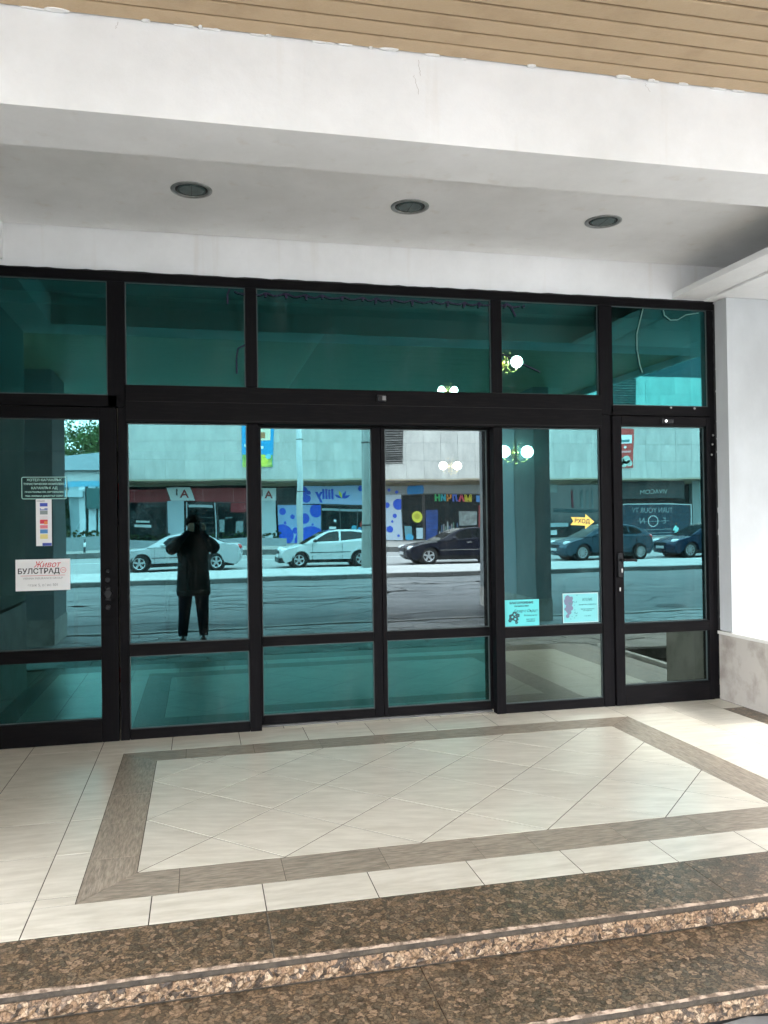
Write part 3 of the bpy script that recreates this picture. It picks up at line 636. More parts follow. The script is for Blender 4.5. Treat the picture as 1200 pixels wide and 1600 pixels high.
# 5, 6 flyers (pale cyan film tints them)
cy = T('flyer_cyan', (.07, .44, .45), rough=.5); cy2 = T('flyer_cyan_pale', (.12, .40, .42), rough=.5); ink = T('flyer_ink', (.01, .05, .06)); lil = T('flyer_lilac', (.11, .13, .20)); lf = T('flyer_leaf', (.04, .17, .17))
t, w_, h_ = plate('flyer', 'cyan flyer with black flower drawing taped low in the corner of the fixed pane', 'flyer', 2.140, 2.413, .619, .812, cy)
text('БЛАГОТВОРЕНИЕ', .021, ink, t, (0, -.0025, h_-.023), bold=.0008); text('Казанлък 2024', .016, ink, t, (0, -.0025, h_-.046), bold=.0004)
text('Базар с Сърце', .030, ink, t, (.03, -.0025, h_-.082), shear=.4, sx=.85); text('Великденски', .016, ink, t, (.07, -.0025, h_-.115)); text('ваучери и\nподаръци', .014, ink, t, (.07, -.0025, h_-.150))
bm = bmesh.new(); rr = random.Random(2)
for k, (fx, fz, fr_) in enumerate(((-.075, .07, .028), (-.045, .055, .024), (-.055, .09, .022), (-.03, .08, .018), (-.09, .045, .016), (-.04, .03, .014))):
    for a in range(5):
        aa = a*2*PI/5+k; cx_, cz_ = fx+math.cos(aa)*fr_*.5, fz+math.sin(aa)*fr_*.5
        bm.faces.new([bm.verts.new((cx_+math.cos(b)*fr_*.42, -.0004*k/6, cz_+math.sin(b)*fr_*.42)) for b in [q*PI/4 for q in range(8)]])
obj('flower_print', bm, ink, t, (0, -.0022, 0))
bm = bmesh.new()
for k, (fx, fz) in enumerate(((-.072, .07), (-.05, .055), (-.055, .088))): bm.faces.new([bm.verts.new((fx+math.cos(b)*.008, 0, fz+math.sin(b)*.008)) for b in [q*PI/4 for q in range(8)]])
obj('flower_centre', bm, cy, t, (0, -.0029, 0))
t, w_, h_ = plate('flyer', 'pale flyer with lilac flowers down its left side near the door frame', 'flyer', 2.600, 2.884, .627, .845, T('flyer_rim', (.32, .46, .47)))
dec(t, 'sheet_print', 0, h_/2, w_-.012, h_-.012, cy2, -.0018)
bm = bmesh.new()
for k in range(22):
    fx, fz = -.105+rr.uniform(-.015, .03), rr.uniform(.03, h_-.03); r_ = rr.uniform(.008, .022)
    bm.faces.new([bm.verts.new((fx+math.cos(b)*r_, -k*.00002, fz+math.sin(b)*r_)) for b in [q*PI/4 for q in range(8)]])
obj('flower_print', bm, lil, t, (0, -.0023, 0))
bm = bmesh.new()
for k in range(26):
    fx, fz = -.07+rr.uniform(-.03, .04), rr.uniform(.02, h_-.02); a = rr.uniform(0, 3); l_ = rr.uniform(.01, .024)
    dx, dz = math.cos(a)*l_, math.sin(a)*l_; bm.faces.new([bm.verts.new(p) for p in ((fx, 0, fz), (fx+dx*.5-dz*.15, 0, fz+dz*.5+dx*.15), (fx+dx, 0, fz+dz), (fx+dx*.5+dz*.15, 0, fz+dz*.5-dx*.15))])
tag(obj('leaf_print', bm, lf, t, (0, -.0032, 0)), kind='stuff')
text('АТЕЛИЕ', .030, lf, t, (.055, -.0028, h_-.05), sx=.7); text('За цветя и подаръци', .014, lf, t, (.055, -.0028, h_-.085)); text('ръчна изработка\nпо поръчка', .013, lf, t, (.055, -.0028, h_-.125)); text('тел. 0431', .013, lf, t, (.055, -.0028, h_-.170))

# ================================================================ INTERIOR of the lobby
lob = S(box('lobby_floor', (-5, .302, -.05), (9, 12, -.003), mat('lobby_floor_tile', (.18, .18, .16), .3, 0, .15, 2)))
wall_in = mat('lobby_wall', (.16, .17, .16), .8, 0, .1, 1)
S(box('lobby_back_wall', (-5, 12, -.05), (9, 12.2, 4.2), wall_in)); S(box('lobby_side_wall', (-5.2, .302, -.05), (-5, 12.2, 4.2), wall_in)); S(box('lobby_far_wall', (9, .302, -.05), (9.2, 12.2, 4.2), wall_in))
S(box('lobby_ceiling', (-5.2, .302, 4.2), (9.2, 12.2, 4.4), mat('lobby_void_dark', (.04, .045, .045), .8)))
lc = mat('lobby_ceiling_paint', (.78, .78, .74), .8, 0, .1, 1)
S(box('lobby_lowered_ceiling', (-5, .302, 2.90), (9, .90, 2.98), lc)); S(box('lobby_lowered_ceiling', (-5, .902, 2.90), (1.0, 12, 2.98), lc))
def sconce(x, y, z, lb, sep=.138, r=.068):
    t = thing('globe_lamp', lb, 'lamp', (x, y, z), 'globe lamps in the lobby')
    bm = bmesh.new(); sph(bm, (0, 0, -.01), .03); cyl(bm, (0, .03, -.02), (0, .10, -.02), .05, .05, 16)
    tube(bm, [(0, 0, .12), (0, 0, -.13)], .014, 8); sph(bm, (0, -.01, -.14), .02, n=10); sph(bm, (0, 0, .125), .015, n=10)
    for s in (-1, 1):
        tube(bm, [(0, 0, -.06), (s*.05, 0, -.12), (s*sep*.8, 0, -.115), (s*sep, 0, -.08)], .008, 8)
        tube(bm, [(s*.01, -.01, .02), (s*.035, -.02, .09), (s*.05, -.02, .11)], .004, 6)
    obj('brass_bracket', bm, brass_m, t)
    for s in (-1, 1):
        bm = bmesh.new(); sph(bm, (s*sep, 0, 0), r, n=20); obj('globe', bm, globe_m, t)
sconce(3.47, 3.0, 2.15, 'pair of lit white globes just above the ВХОД arrow inside the lobby'); sconce(3.45, 3.2, 3.20, 'ceiling reflection of the lit globes, modelled behind the top light above the flyers', .13, .068)  # upper pair stands in for the lower pair's reflection in the ceiling
sconce(3.65, 6.0, 2.20, 'pair of lit white globes seen through the right sliding door', .11, .060); sconce(3.66, 6.1, 3.34, 'small ceiling reflection of the lit globes, modelled behind the wide top light', .10, .054)  # second pair models the first one's image in the polished ceiling
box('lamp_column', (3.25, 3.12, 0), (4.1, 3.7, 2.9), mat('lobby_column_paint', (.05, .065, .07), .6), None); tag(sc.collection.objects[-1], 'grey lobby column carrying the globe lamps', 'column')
# luggage trolley
t = thing('luggage_trolley', 'black arched luggage trolley with red ball finial inside the lobby', 'trolley', (-.62, 1.45, 0))
bm = bmesh.new(); n = 14
arc = [(.36*math.cos(PI*k/n), 0, 1.18+.42*math.sin(PI*k/n)) for k in range(n+1)]
for k in range(n): bx_ = cyl(bm, arc[k], arc[k+1], .026, n=8)
bx(bm, (-.14, -.02, 1.52), (.14, .02, 1.60)); bx(bm, (-.30, -.015, 1.395), (.30, .015, 1.42)); bx(bm, (-.02, -.015, 1.42), (.02, .015, 1.52))
obj('top_arch', bm, T('trolley_black', (.012, .012, .012), rough=.3), t)
bm = bmesh.new(); sph(bm, (0, 0, 1.70), .045); cyl(bm, (0, 0, 1.60), (0, 0, 1.67), .05, .02); obj('finial', bm, T('trolley_red', (.55, .02, .02), rough=.3), t)
for s in (-1, 1):
    bm = bmesh.new(); tube(bm, [(s*.36, 0, 1.18), (s*.36, 0, .18)], .016, 10); obj('brass_pole', bm, brass_m, t)
    bm = bmesh.new(); cyl(bm, (s*.36, -.02, .075), (s*.36, .02, .075), .07, n=20); obj('caster', bm, T('caster_grey', (.45, .48, .48), rough=.4), t)
box('deck', (-.42, -.25, .15), (.42, .25, .185), T('trolley_red_deck', (.2, .015, .02)), t)
# curved handrail near left door
t = thing('handrail', 'curved chrome pull rail behind the lower pane of the left door', 'rail', (0, 0, 0))
bm = bmesh.new(); tube(bm, [(-1.50, .45, .30), (-1.36, .45, .20), (-1.22, .45, .21), (-1.05, .45, .35), (-.96, .45, .42), (-.93, .45, .425), (-.915, .45, .36)], .012, 10); obj('rail', bm, chrome_m, t)
# garland of extinguished lights along the top lights
t = thing('light_garland', 'dark wavy garland of small unlit bulbs hung along the top of the glass', 'garland', (0, 0, 0))
bm = bmesh.new(); rr = random.Random(9); x = .25; pts = []; bulbs = []
while x < 2.32:
    w_ = rr.uniform(.09, .15)
    for k in range(5): pts.append((x+w_*k/5, .0-.016, 2.958-.020*math.sin(PI*k/5)+rr.uniform(-.003, .003)))
    bulbs.append((x+w_, rr.uniform(.012, .035))); x += w_
tube(bm, pts, .005, 6)
for bx_x, l_ in bulbs: cyl(bm, (bx_x, -.016, 2.955), (bx_x+rr.uniform(-.006, .006), -.016, 2.950-l_), .010, .007, 8)
obj('string', bm, T('garland_dark', (.01, -.014, .03)), t)
def cable(lb, pts, m, r=.004):
    bm = bmesh.new(); tube(bm, pts, r, 6); o = obj('cable', bm, m); tag(o, lb, 'cable')
cable('thin dark cable end hanging near the top of the second top light', [(.22, -.014, 2.97), (.205, -.014, 2.93), (.207, -.014, 2.87)], T('garland_dark', (0, 0, 0)), .006)
cable('dark cable curling down beside the first narrow post', [(.325, -.014, 2.60), (.27, -.014, 2.57), (.26, -.014, 2.50), (.262, -.014, 2.40)], T('garland_dark', (0, 0, 0)), .005)
cable('dark plug hanging at the top of the fourth top light', [(2.19, -.014, 2.965), (2.23, -.014, 2.94), (2.265, -.014, 2.87)], T('garland_dark', (0, 0, 0)), .007)
cw = T('cable_pale_green', (.13, .24, .22), rough=.5)
cable('long pale cable hanging inside the last top light', [(3.29, -.014, 2.975), (3.27, -.014, 2.90), (3.235, -.014, 2.78), (3.235, -.014, 2.66), (3.255, -.014, 2.55), (3.275, -.014, 2.49)], cw, .004)
cable('pale cable loop at the top corner of the last top light', [(3.46, -.014, 2.97), (3.47, -.014, 2.93), (3.52, -.014, 2.895), (3.58, -.014, 2.90), (3.65, -.014, 2.94), (3.76, -.014, 2.96)], cw, .004)
cable('dark stripped cable crossing the globes behind the fourth top light', [(2.15, -.014, 2.60), (2.25, -.014, 2.55), (2.33, -.014, 2.52), (2.45, -.014, 2.47)], T('garland_dark', (0, 0, 0)), .004)

# ================================================================ PEOPLE
def skin(name, pts, edges, radii, m, parent, loc=(0, 0, 0), sub=2):
    me = bpy.data.meshes.new(name); me.from_pydata(pts, edges, []); me.materials.append(m)
    o = bpy.data.objects.new(name, me); C.objects.link(o); o.parent = parent; o.location = loc
    md = o.modifiers.new('skin', 'SKIN'); md.use_smooth_shade = True
    for i, v in enumerate(me.skin_vertices[0].data):
        r = radii[i]; v.radius = r if isinstance(r, tuple) else (r, r)
    me.skin_vertices[0].data[0].use_root = True
    s = o.modifiers.new('sub', 'SUBSURF'); s.levels = sub; s.render_levels = sub
    return o
def rings(name, rs, m, parent, n=24):
    """rs: (z, cx, cy, rx, ry)"""
    bm = bmesh.new(); g = []
    for z, cx, cy_, rx, ry_ in rs: g.append([bm.verts.new((cx+rx*math.cos(2*PI*k/n), cy_+ry_*math.sin(2*PI*k/n), z)) for k in range(n)])
    for a in range(len(g)-1):
        for k in range(n): f = bm.faces.new((g[a][k], g[a][(k+1) % n], g[a+1][(k+1) % n], g[a+1][k])); f.smooth = True
    bm.faces.new(g[0][::-1]); bm.faces.new(g[-1])
    return obj(name, bm, m, parent)
coat_m = mat('black_coat', (.010, .011, .012), .7, 0, .5, 8, spec=.3, bump=1.0, bscale=7); trou_m = mat('navy_trousers', (.008, .009, .02), .8, 0, .3, 8, spec=.1)
skin_m = T('skin', (.45, .27, .19), rough=.5); hair_m = T('hair_dark', (.006, .005, .004), rough=.8, spec=.15)
p = thing('person', 'person in a long black coat and dark trousers raising a phone in both hands', 'person', (-.08, -5.96, -.208))
ptsb = [(0, 0, .90), (0, 0, 1.05), (0, 0, 1.22), (0, 0, 1.37), (0, .005, 1.47), (0, .015, 1.55),
        (.105, 0, .88), (.115, .01, .50), (.12, -.01, .09), (.13, .10, .04), (-.105, 0, .88), (-.12, .02, .50), (-.135, 0, .09), (-.15, .11, .04),
        (.175, 0, 1.385), (.30, .10, 1.245), (.155, .26, 1.44), (.095, .315, 1.515), (-.175, 0, 1.385), (-.30, .10, 1.245), (-.125, .26, 1.44), (-.045, .315, 1.515)]
ed = [(0, 1), (1, 2), (2, 3), (3, 4), (4, 5), (0, 6), (6, 7), (7, 8), (8, 9), (0, 10), (10, 11), (11, 12), (12, 13), (3, 14), (14, 15), (15, 16), (16, 17), (3, 18), (18, 19), (19, 20), (20, 21)]
rad = [(.15, .11), (.145, .105), (.155, .11), (.15, .10), .055, .055, .095, .07, .05, .045, .095, .07, .05, .045, .075, .06, .045, .035, .075, .06, .045, .035]
skin('body', ptsb, ed, rad, trou_m, p)
rings('coat', [(.62, 0, .01, .222, .15), (.68, 0, .01, .228, .155), (.80, 0, 0, .218, .15), (.95, 0, 0, .205, .14), (1.08, 0, 0, .20, .135), (1.22, 0, 0, .215, .14), (1.34, 0, 0, .235, .135), (1.41, 0, 0, .215, .11), (1.455, 0, .0, .09, .08), (1.475, 0, .0, .07, .07)], coat_m, p)
skin('coat_sleeve', [(.17, 0, 1.37), (.31, .09, 1.235), (.16, .25, 1.43)], [(0, 1), (1, 2)], [.105, .092, .06], coat_m, p)
skin('coat_sleeve', [(-.17, 0, 1.37), (-.31, .09, 1.235), (-.13, .25, 1.43)], [(0, 1), (1, 2)], [.105, .092, .06], coat_m, p)
rings('trouser_leg', [(.075, .135, .0, .062, .07), (.12, .135, .0, .066, .07), (.30, .125, .0, .078, .08), (.66, .105, .0, .098, .10)], trou_m, p, 16)
rings('trouser_leg', [(.075, -.145, .0, .062, .07), (.12, -.147, .0, .068, .07), (.30, -.13, .0, .076, .08), (.66, -.105, .0, .098, .10)], trou_m, p, 16)
for s in (.13, -.145):
    bm = bmesh.new(); sph(bm, (s, .06, .045), .05, 1.0, 2.6, .9, 14); obj('shoe', bm, T('shoe_black', (.012, .012, .012), rough=.4), p)
bm = bmesh.new(); sph(bm, (0, .02, 1.605), .1, .78, .95, 1.12, 24); sph(bm, (0, .118, 1.595), .014, 1, 1.2, 1.5, 10)
for s in (-1, 1): sph(bm, (s*.078, .015, 1.60), .02, .5, 1, 1.4, 8); sph(bm, (s*.03, .105, 1.62), .010, 1, 1, .7, 8)
sph(bm, (0, .11, 1.553), .018, 1.4, .5, .4, 8); obj('head', bm, skin_m, p)
bm = bmesh.new(); sph(bm, (0, .004, 1.632), .1, .98, 1.18, 1.02, 20); hob = obj('hair', bm, hair_m, p)
for v_ in hob.data.vertices:
    if v_.co.y > .06 and v_.co.z < 1.60: v_.co.y = .06
    if v_.co.z < 1.57: v_.co.z = 1.57
for s, bxh in ((1, .108), (-1, -.010)):
    hp = [(bxh+s*.05, .315, 1.52), (bxh+s*.04, .335, 1.56)]; he = [(0, 1)]; hr = [.028, (.030, .018)]
    for q, (dz, dl) in enumerate(((.045, .05), (.022, .056), (-.002, .052), (-.022, .042))):
        b0 = len(hp); hp += [(bxh+s*.042, .342, 1.56+dz*.7), (bxh+s*.028, .353, 1.562+dz), (bxh+s*.028-s*dl*.55, .350, 1.562+dz)]; he += [(1, b0), (b0, b0+1), (b0+1, b0+2)]; hr += [.0095, .0088, .0078]
    b0 = len(hp); hp += [(bxh+s*.03, .318, 1.545), (bxh-s*.006, .322, 1.56)]; he += [(1, b0), (b0, b0+1)]; hr += [.012, .0095]
    skin('hand', hp, he, hr, skin_m, p, sub=1)
t = thing('mobile_phone', 'dark mobile phone held up in front of the face', 'phone', (-.024, -5.60, 1.335))
bm = bmesh.new(); bx(bm, (-.038, -.004, -.078), (.038, .004, .078), .003); obj('case', bm, T('phone_black', (.012, .012, .013), rough=.2), t)
bm = bmesh.new(); bx(bm, (.004, .004, .046), (.034, .0065, .076), .001); obj('camera_bump', bm, T('phone_lens', (.03, .03, .03), rough=.1), t)
def walker(label, x, y, z0, h_, top, legs, hairc, face=PI/2):
    t = thing('person', label, 'person', (x, y, z0), rz=face); k = h_/1.7
    pp = [(0, 0, .90), (0, 0, 1.15), (0, 0, 1.38), (0, 0, 1.48), (.08, 0, .86), (.09, .12, .48), (.09, .05, .09), (.09, .17, .04), (-.08, 0, .86), (-.09, -.02, .48), (-.09, -.22, .12), (-.09, -.12, .05),
          (.18, 0, 1.38), (.23, -.08, 1.12), (.22, .02, .90), (.21, .05, .82), (-.18, 0, 1.38), (-.23, .08, 1.12), (-.22, .14, .90), (-.21, .15, .82), (0, .01, 1.60)]
    pp = [tuple(c*k for c in q) for q in pp]
    skin('body', pp, [(0, 1), (1, 2), (2, 3), (3, 20), (0, 4), (4, 5), (5, 6), (6, 7), (0, 8), (8, 9), (9, 10), (10, 11), (2, 12), (12, 13), (13, 14), (14, 15), (2, 16), (16, 17), (17, 18), (18, 19)],
         [q*k for q in (.14, .13, .14, .05, .085, .06, .045, .04, .085, .06, .045, .04, .06, .045, .035, .03, .06, .045, .035, .03, .085)], legs, t, sub=1)
    rings('jacket', [(q[0]*k, 0, 0, q[1]*k, q[2]*k) for q in ((.72, .19, .15), (.95, .18, .14), (1.15, .18, .135), (1.35, .20, .12), (1.42, .15, .09), (1.46, .07, .06))], top, t, 16)
    for s in (-1, 1): skin('sleeve', [(s*.17*k, 0, 1.36*k), (s*.24*k, -s*.08*k, 1.12*k), (s*.225*k, (.08-s*.06)*k, .90*k)], [(0, 1), (1, 2)], [.075*k, .06*k, .05*k], top, t, sub=1)
    bm = bmesh.new(); sph(bm, (0, -.01*k, 1.635*k), .1*k, .9, 1.05, .95, 12); obj('hair', bm, hairc, t)
walker('child in a pale cyan jacket walking past the dark shop window', 30.25, -42.0, -.085, 1.12, T('cyan_jacket', (.35, .75, .72)), T('dark_legs', (.03, .03, .04)), T('brown_hair', (.10, .05, .03)))
walker('dark-haired person in a black coat at the far right of the shops', 33.2, -42.0, -.085, 1.15, coat_m, trou_m, hair_m)

# ================================================================ CARS
def car(label, X0, Y0, Lc, Wc, body, paint, roof, sidewins, wheels, opts):
    t = thing('parked_car', label, 'car', (X0, Y0, G-.13), 'cars along the far side of the median')
    pm = mat(paint[0], paint[1], .25, paint[2], spec=.35); glass = T('car_glass', (.010, .013, .014), rough=.05, spec=.4); trim = T('car_trim', (.02, .02, .021), rough=.5)
    r = opts.get('r', .31); ar = r+.055
    # lower body outline with wheel arches
    poly = [q for q in body]
    bottom = []
    for wx in sorted(wheels, reverse=True):
        for k in range(11):
            a = k/10*PI; bottom.append((wx+ar*math.cos(a), max(.20, r+ar*math.sin(a))))
    outl = poly+bottom
    ss = (-1, -.985, -.93, -.75, 0, .75, .93, .985, 1); bm = bmesh.new(); g = []
    for s in ss:
        e = abs(s)**6; col = []
        for x, z in outl:
            xx = Lc/2+(x-Lc/2)*(1-.055*abs(s)**3-.012*e); zz = z-.035*e*(max(0, z-.55)/.4)
            bulge = 1-.05*max(0, (z-.62)/.4)**1.0-.03*max(0, (.5-z)/.3)
            col.append(bm.verts.new((xx, s*Wc/2*bulge, zz)))
        g.append(col)
    n = len(outl)
    for a in range(len(ss)-1):
        for k in range(n): f = bm.faces.new((g[a][k], g[a][(k+1) % n], g[a+1][(k+1) % n], g[a+1][k])); f.smooth = True
    for cap in (g[0], g[-1]):
        f = bm.faces.new(cap)
    bmesh.ops.triangulate(bm, faces=[f for f in bm.faces if len(f.verts) > 4])
    bd = obj('body', bm, pm, t)
    md = bd.modifiers.new('e', 'EDGE_SPLIT'); md.split_angle = R(38)
    # cabin
    zb = min(z for x, z in roof); zt = max(z for x, z in roof)
    def hw(z): return Wc/2*(.925-.20*(z-zb)/(zt-zb))
    cs = (-1, -.96, -.8, 0, .8, .96, 1); bm = bmesh.new(); g = []
    for s in cs:
        g.append([bm.verts.new((x, s*hw(z), z-(.02 if abs(s) == 1 else (.006 if abs(s) > .9 else 0))*(1 if z > zb+.1 else 0))) for x, z in roof])
    n = len(roof)
    for a in range(len(cs)-1):
        for k in range(n): f = bm.faces.new((g[a][k], g[a][(k+1) % n], g[a+1][(k+1) % n], g[a+1][k])); f.smooth = True
    bm.faces.new(g[0]); bm.faces.new(g[-1]); cb = obj('cabin', bm, pm, t); md = cb.modifiers.new('e', 'EDGE_SPLIT'); md.split_angle = R(30)
    for s in (-1, 1):
        for wpoly in sidewins:
            bm = bmesh.new(); f = bm.faces.new([bm.verts.new((x, s*(hw(z)+.005), z)) for x, z in wpoly]); obj('side_window', bm, glass, t)
    # windscreen and rear window: along roof outline segments
    for nm, i0, i1 in (('windscreen', 0, opts['ws']), ('rear_window', opts['rw'], len(roof)-1)):
        bm = bmesh.new(); prev = None
        for k in range(i0, i1+1):
            x, z = roof[k]; dx = -.008 if nm == 'windscreen' else .008
            c = (bm.verts.new((x+dx, -hw(z)*.90, z+.008)), bm.verts.new((x+dx, hw(z)*.90, z+.008)))
            if prev: f = bm.faces.new((prev[0], prev[1], c[1], c[0])); f.smooth = True
            prev = c
        obj(nm, bm, glass, t)
    # wheels
    for wx in wheels:
        for s in (-1, 1):
            y0 = s*(Wc/2-.10); bm = bmesh.new(); nn = 28
            prof = [(r*.66, -.09), (r*.94, -.09), (r, -.06), (r, .06), (r*.94, .09), (r*.66, .09)]
            rg = [[bm.verts.new((wx+rr_*math.cos(2*PI*k/nn), y0+yy, r+rr_*math.sin(2*PI*k/nn))) for k in range(nn)] for rr_, yy in prof]
            for a in range(len(prof)):
                b = (a+1) % len(prof)
                for k in range(nn): f = bm.faces.new((rg[a][k], rg[a][(k+1) % nn], rg[b][(k+1) % nn], rg[b][k])); f.smooth = True
            wh = obj('tyre', bm, rub_m, t)
            bm = bmesh.new(); yo = y0+s*.075; cyl(bm, (wx, y0+s*.02, r), (wx, y0+s*.03, r), r*.64, n=24); obj('wheel_back', bm, black_m, wh)
            bm = bmesh.new(); ns = opts.get('spokes', 5)
            prev = None
            for k in range(25):
                a = 2*PI*k/24; c = [bm.verts.new((wx+q*math.cos(a), yo+dy, r+q*math.sin(a))) for q, dy in ((r*.58, 0), (r*.68, s*.012), (r*.68, -s*.03))]
                if prev: bm.faces.new((prev[0], prev[1], c[1], c[0])); bm.faces.new((prev[1], prev[2], c[2], c[1]))
                prev = c
            for k in range(ns):
                a = 2*PI*k/ns+.3; dx, dz = math.cos(a), math.sin(a); px_, pz_ = -dz, dx; w0, w1 = (r*.10, r*.13) if ns < 8 else (r*.05, r*.07)
                q = [(wx+dx*r*.1+px_*w0, r+dz*r*.1+pz_*w0), (wx+dx*r*.6+px_*w1, r+dz*r*.6+pz_*w1), (wx+dx*r*.6-px_*w1, r+dz*r*.6-pz_*w1), (wx+dx*r*.1-px_*w0, r+dz*r*.1-pz_*w0)]
                prism(bm, q, yo-s*.02, yo)
            cyl(bm, (wx, yo-s*.03, r), (wx, yo+s*.008, r), r*.16, n=12)
            obj('rim', bm, T('alloy_rim', (.55, .56, .57), rough=.35, metal=.7), wh)
    # arch lining
    bm = bmesh.new()
    for wx in wheels: cyl(bm, (wx, -Wc/2+.12, r), (wx, Wc/2-.12, r), ar-.004, n=24)
    bx(bm, (.35, -Wc/2+.15, .17), (Lc-.35, Wc/2-.15, .34)); obj('underbody', bm, trim, t)
    for s in (-1, 1):
        zl, zh = opts['mould']; q = Wc/2*.995
        if opts.get('strip', True): box('side_moulding', (wheels[0]+ar+.06, s*q-.004, zl), (wheels[1]-ar-.06, s*q+.012, zh), opts.get('stripm', trim), t)
        for dxx in opts['seams']: box('door_seam', (dxx-.005, s*Wc/2*.972-.004, .30), (dxx+.005, s*Wc/2*.994+.003, opts['belt']-.06), trim, t)
        for hx in opts['handles']: box('door_handle', (hx-.09, s*Wc/2*.975-.01, opts['belt']-.15), (hx+.09, s*Wc/2*.975+.022, opts['belt']-.118), opts.get('hm', pm), t, .004)
        bm = bmesh.new(); sph(bm, (opts['mir'], s*(Wc/2+.06), opts['belt']+.05), .09, 1.0, .95, .75, 12); obj('wing_mirror', bm, opts.get('mirm', pm), t)
        hx0, hz0, hx1, hz1 = opts['head']
        bm = bmesh.new(); sph(bm, ((hx0+hx1)/2+.035, s*(Wc/2-.205), (hz0+hz1)/2), .5, (hx1-hx0)*.9, .24, (hz1-hz0)*1.0, 14); obj('headlight', bm, T('lamp_clear', (.75, .78, .80), rough=.1, spec=.8), t)
        tx0, tz0, tx1, tz1 = opts['tail']
        bm = bmesh.new(); sph(bm, ((tx0+tx1)/2-.10, s*(Wc/2-.165), (tz0+tz1)/2), .5, (tx1-tx0)*1.1, .23, (tz1-tz0)*.9, 14); obj('tail_light', bm, T('lamp_red', (.50, .02, .02), rough=.15), t)
    box('number_plate', (-.012, -.26, .40), (.03, .26, .51), T('plate_white', (.7, .7, .7)), t); box('grille', (.0, -.38, .55), (.05, .38, .66), trim, t, .01)
    if opts.get('bumper'): box('bumper_trim', (-.018, -Wc/2*.95, .21), (.40, Wc/2*.962, .40), trim, t, .03)
    return t
SIL = ('silver_paint', (.52, .55, .56), .45); WHI = ('pale_silver_paint', (.62, .66, .66), .3); NAV = ('dark_navy_paint', (.006, .008, .018), .1); BLU = ('blue_grey_paint', (.055, .095, .125), .4); DBL = ('deep_blue_paint', (.012, .035, .07), .3)
YC = -25.8
sed_body = [(.16, .20), (.04, .33), (0, .50), (.03, .62), (.16, .70), (.45, .78), (.85, .84), (1.18, .90), (1.6, .93), (3.6, .985), (3.95, 1.00), (4.45, .985), (4.56, .93), (4.62, .78), (4.63, .55), (4.58, .36), (4.45, .22)]
sed_roof = [(1.15, .895), (1.45, 1.09), (1.80, 1.30), (2.05, 1.385), (2.35, 1.43), (2.8, 1.44), (3.1, 1.40), (3.35, 1.32), (3.65, 1.15), (3.98, .99)]
sed_win = [[(1.62, .97), (1.95, 1.27), (2.38, 1.37), (2.46, 1.37), (2.46, .985)], [(2.53, .985), (2.53, 1.375), (2.95, 1.365), (3.26, 1.28), (3.42, 1.16), (3.52, 1.03)]]
car('silver four-door saloon partly behind the person with the phone', -3.0, YC, 4.63, 1.75, sed_body, SIL, sed_roof, sed_win, (.88, 3.60), dict(r=.315, ws=4, rw=6, belt=.95, mould=(.50, .53), seams=(1.42, 2.50, 3.45), handles=(2.33, 3.35), mir=1.72, head=(.02, .56, .36, .72), tail=(4.42, .72, 4.66, .96), spokes=5))
h_body = [(.14, .20), (.03, .33), (0, .50), (.03, .62), (.14, .70), (.40, .78), (.75, .86), (1.02, .92), (1.5, .96), (3.3, 1.02), (3.60, 1.04), (3.80, .98), (3.86, .78), (3.86, .50), (3.80, .32), (3.70, .22)]
h_roof = [(.98, .915), (1.35, 1.15), (1.72, 1.36), (1.95, 1.43), (2.25, 1.47), (2.8, 1.46), (3.15, 1.42), (3.42, 1.33), (3.62, 1.18), (3.75, 1.00)]
h_win = [[(1.40, 1.0), (1.52, 1.13), (1.86, 1.34), (2.1, 1.395), (2.30, 1.40), (2.30, 1.01)], [(2.38, 1.015), (2.38, 1.40), (2.85, 1.38), (3.20, 1.31), (3.36, 1.18), (3.34, 1.08)]]
car('pale silver three-door hatchback beside the concrete pole', 2.9, YC, 3.92, 1.70, h_body, WHI, h_roof, h_win, (.80, 3.18), dict(r=.30, ws=4, rw=6, belt=.99, mould=(.56, .585), seams=(1.30, 2.42), handles=(2.26,), mir=1.40, head=(.03, .60, .33, .78), tail=(3.62, .84, 3.78, 1.05), spokes=5, bumper=1, mirm=T('car_trim', (.02, .02, .021))))
m_body = [(.20, .20), (.06, .30), (0, .44), (.02, .60), (.10, .70), (.35, .79), (.85, .88), (1.35, .93), (1.8, .96), (3.9, 1.00), (4.6, .97), (4.76, .88), (4.80, .60), (4.76, .36), (4.6, .22)]
m_roof = [(1.32, .925), (1.70, 1.15), (2.05, 1.33), (2.3, 1.41), (2.6, 1.45), (3.0, 1.45), (3.4, 1.39), (3.7, 1.27), (4.05, 1.0)]
m_win = [[(1.85, 1.0), (2.1, 1.25), (2.5, 1.39), (2.72, 1.40), (2.72, 1.02)], [(2.78, 1.02), (2.78, 1.40), (3.2, 1.38), (3.5, 1.28), (3.7, 1.08)]]
car('dark navy saloon with chrome side strip next to the pier', 7.75, YC, 4.80, 1.82, m_body, NAV, m_roof, m_win, (.92, 3.75), dict(r=.33, ws=4, rw=6, belt=.98, mould=(.55, .57), stripm=chrome_m, hm=chrome_m, seams=(1.62, 2.75), handles=(2.58, 3.6), mir=1.92, head=(.0, .56, .40, .76), tail=(4.55, .70, 4.8, .92), spokes=5))
a_body = [(.14, .20), (.03, .33), (0, .50), (.03, .64), (.14, .74), (.45, .84), (.85, .92), (1.05, .955), (1.6, .99), (3.6, 1.06), (4.02, 1.08), (4.16, .98), (4.22, .78), (4.22, .50), (4.16, .32), (4.05, .22)]
a_roof = [(1.00, .95), (1.40, 1.17), (1.82, 1.38), (2.1, 1.45), (2.4, 1.48), (2.9, 1.475), (3.35, 1.42), (3.68, 1.33), (3.92, 1.18), (4.05, 1.03)]
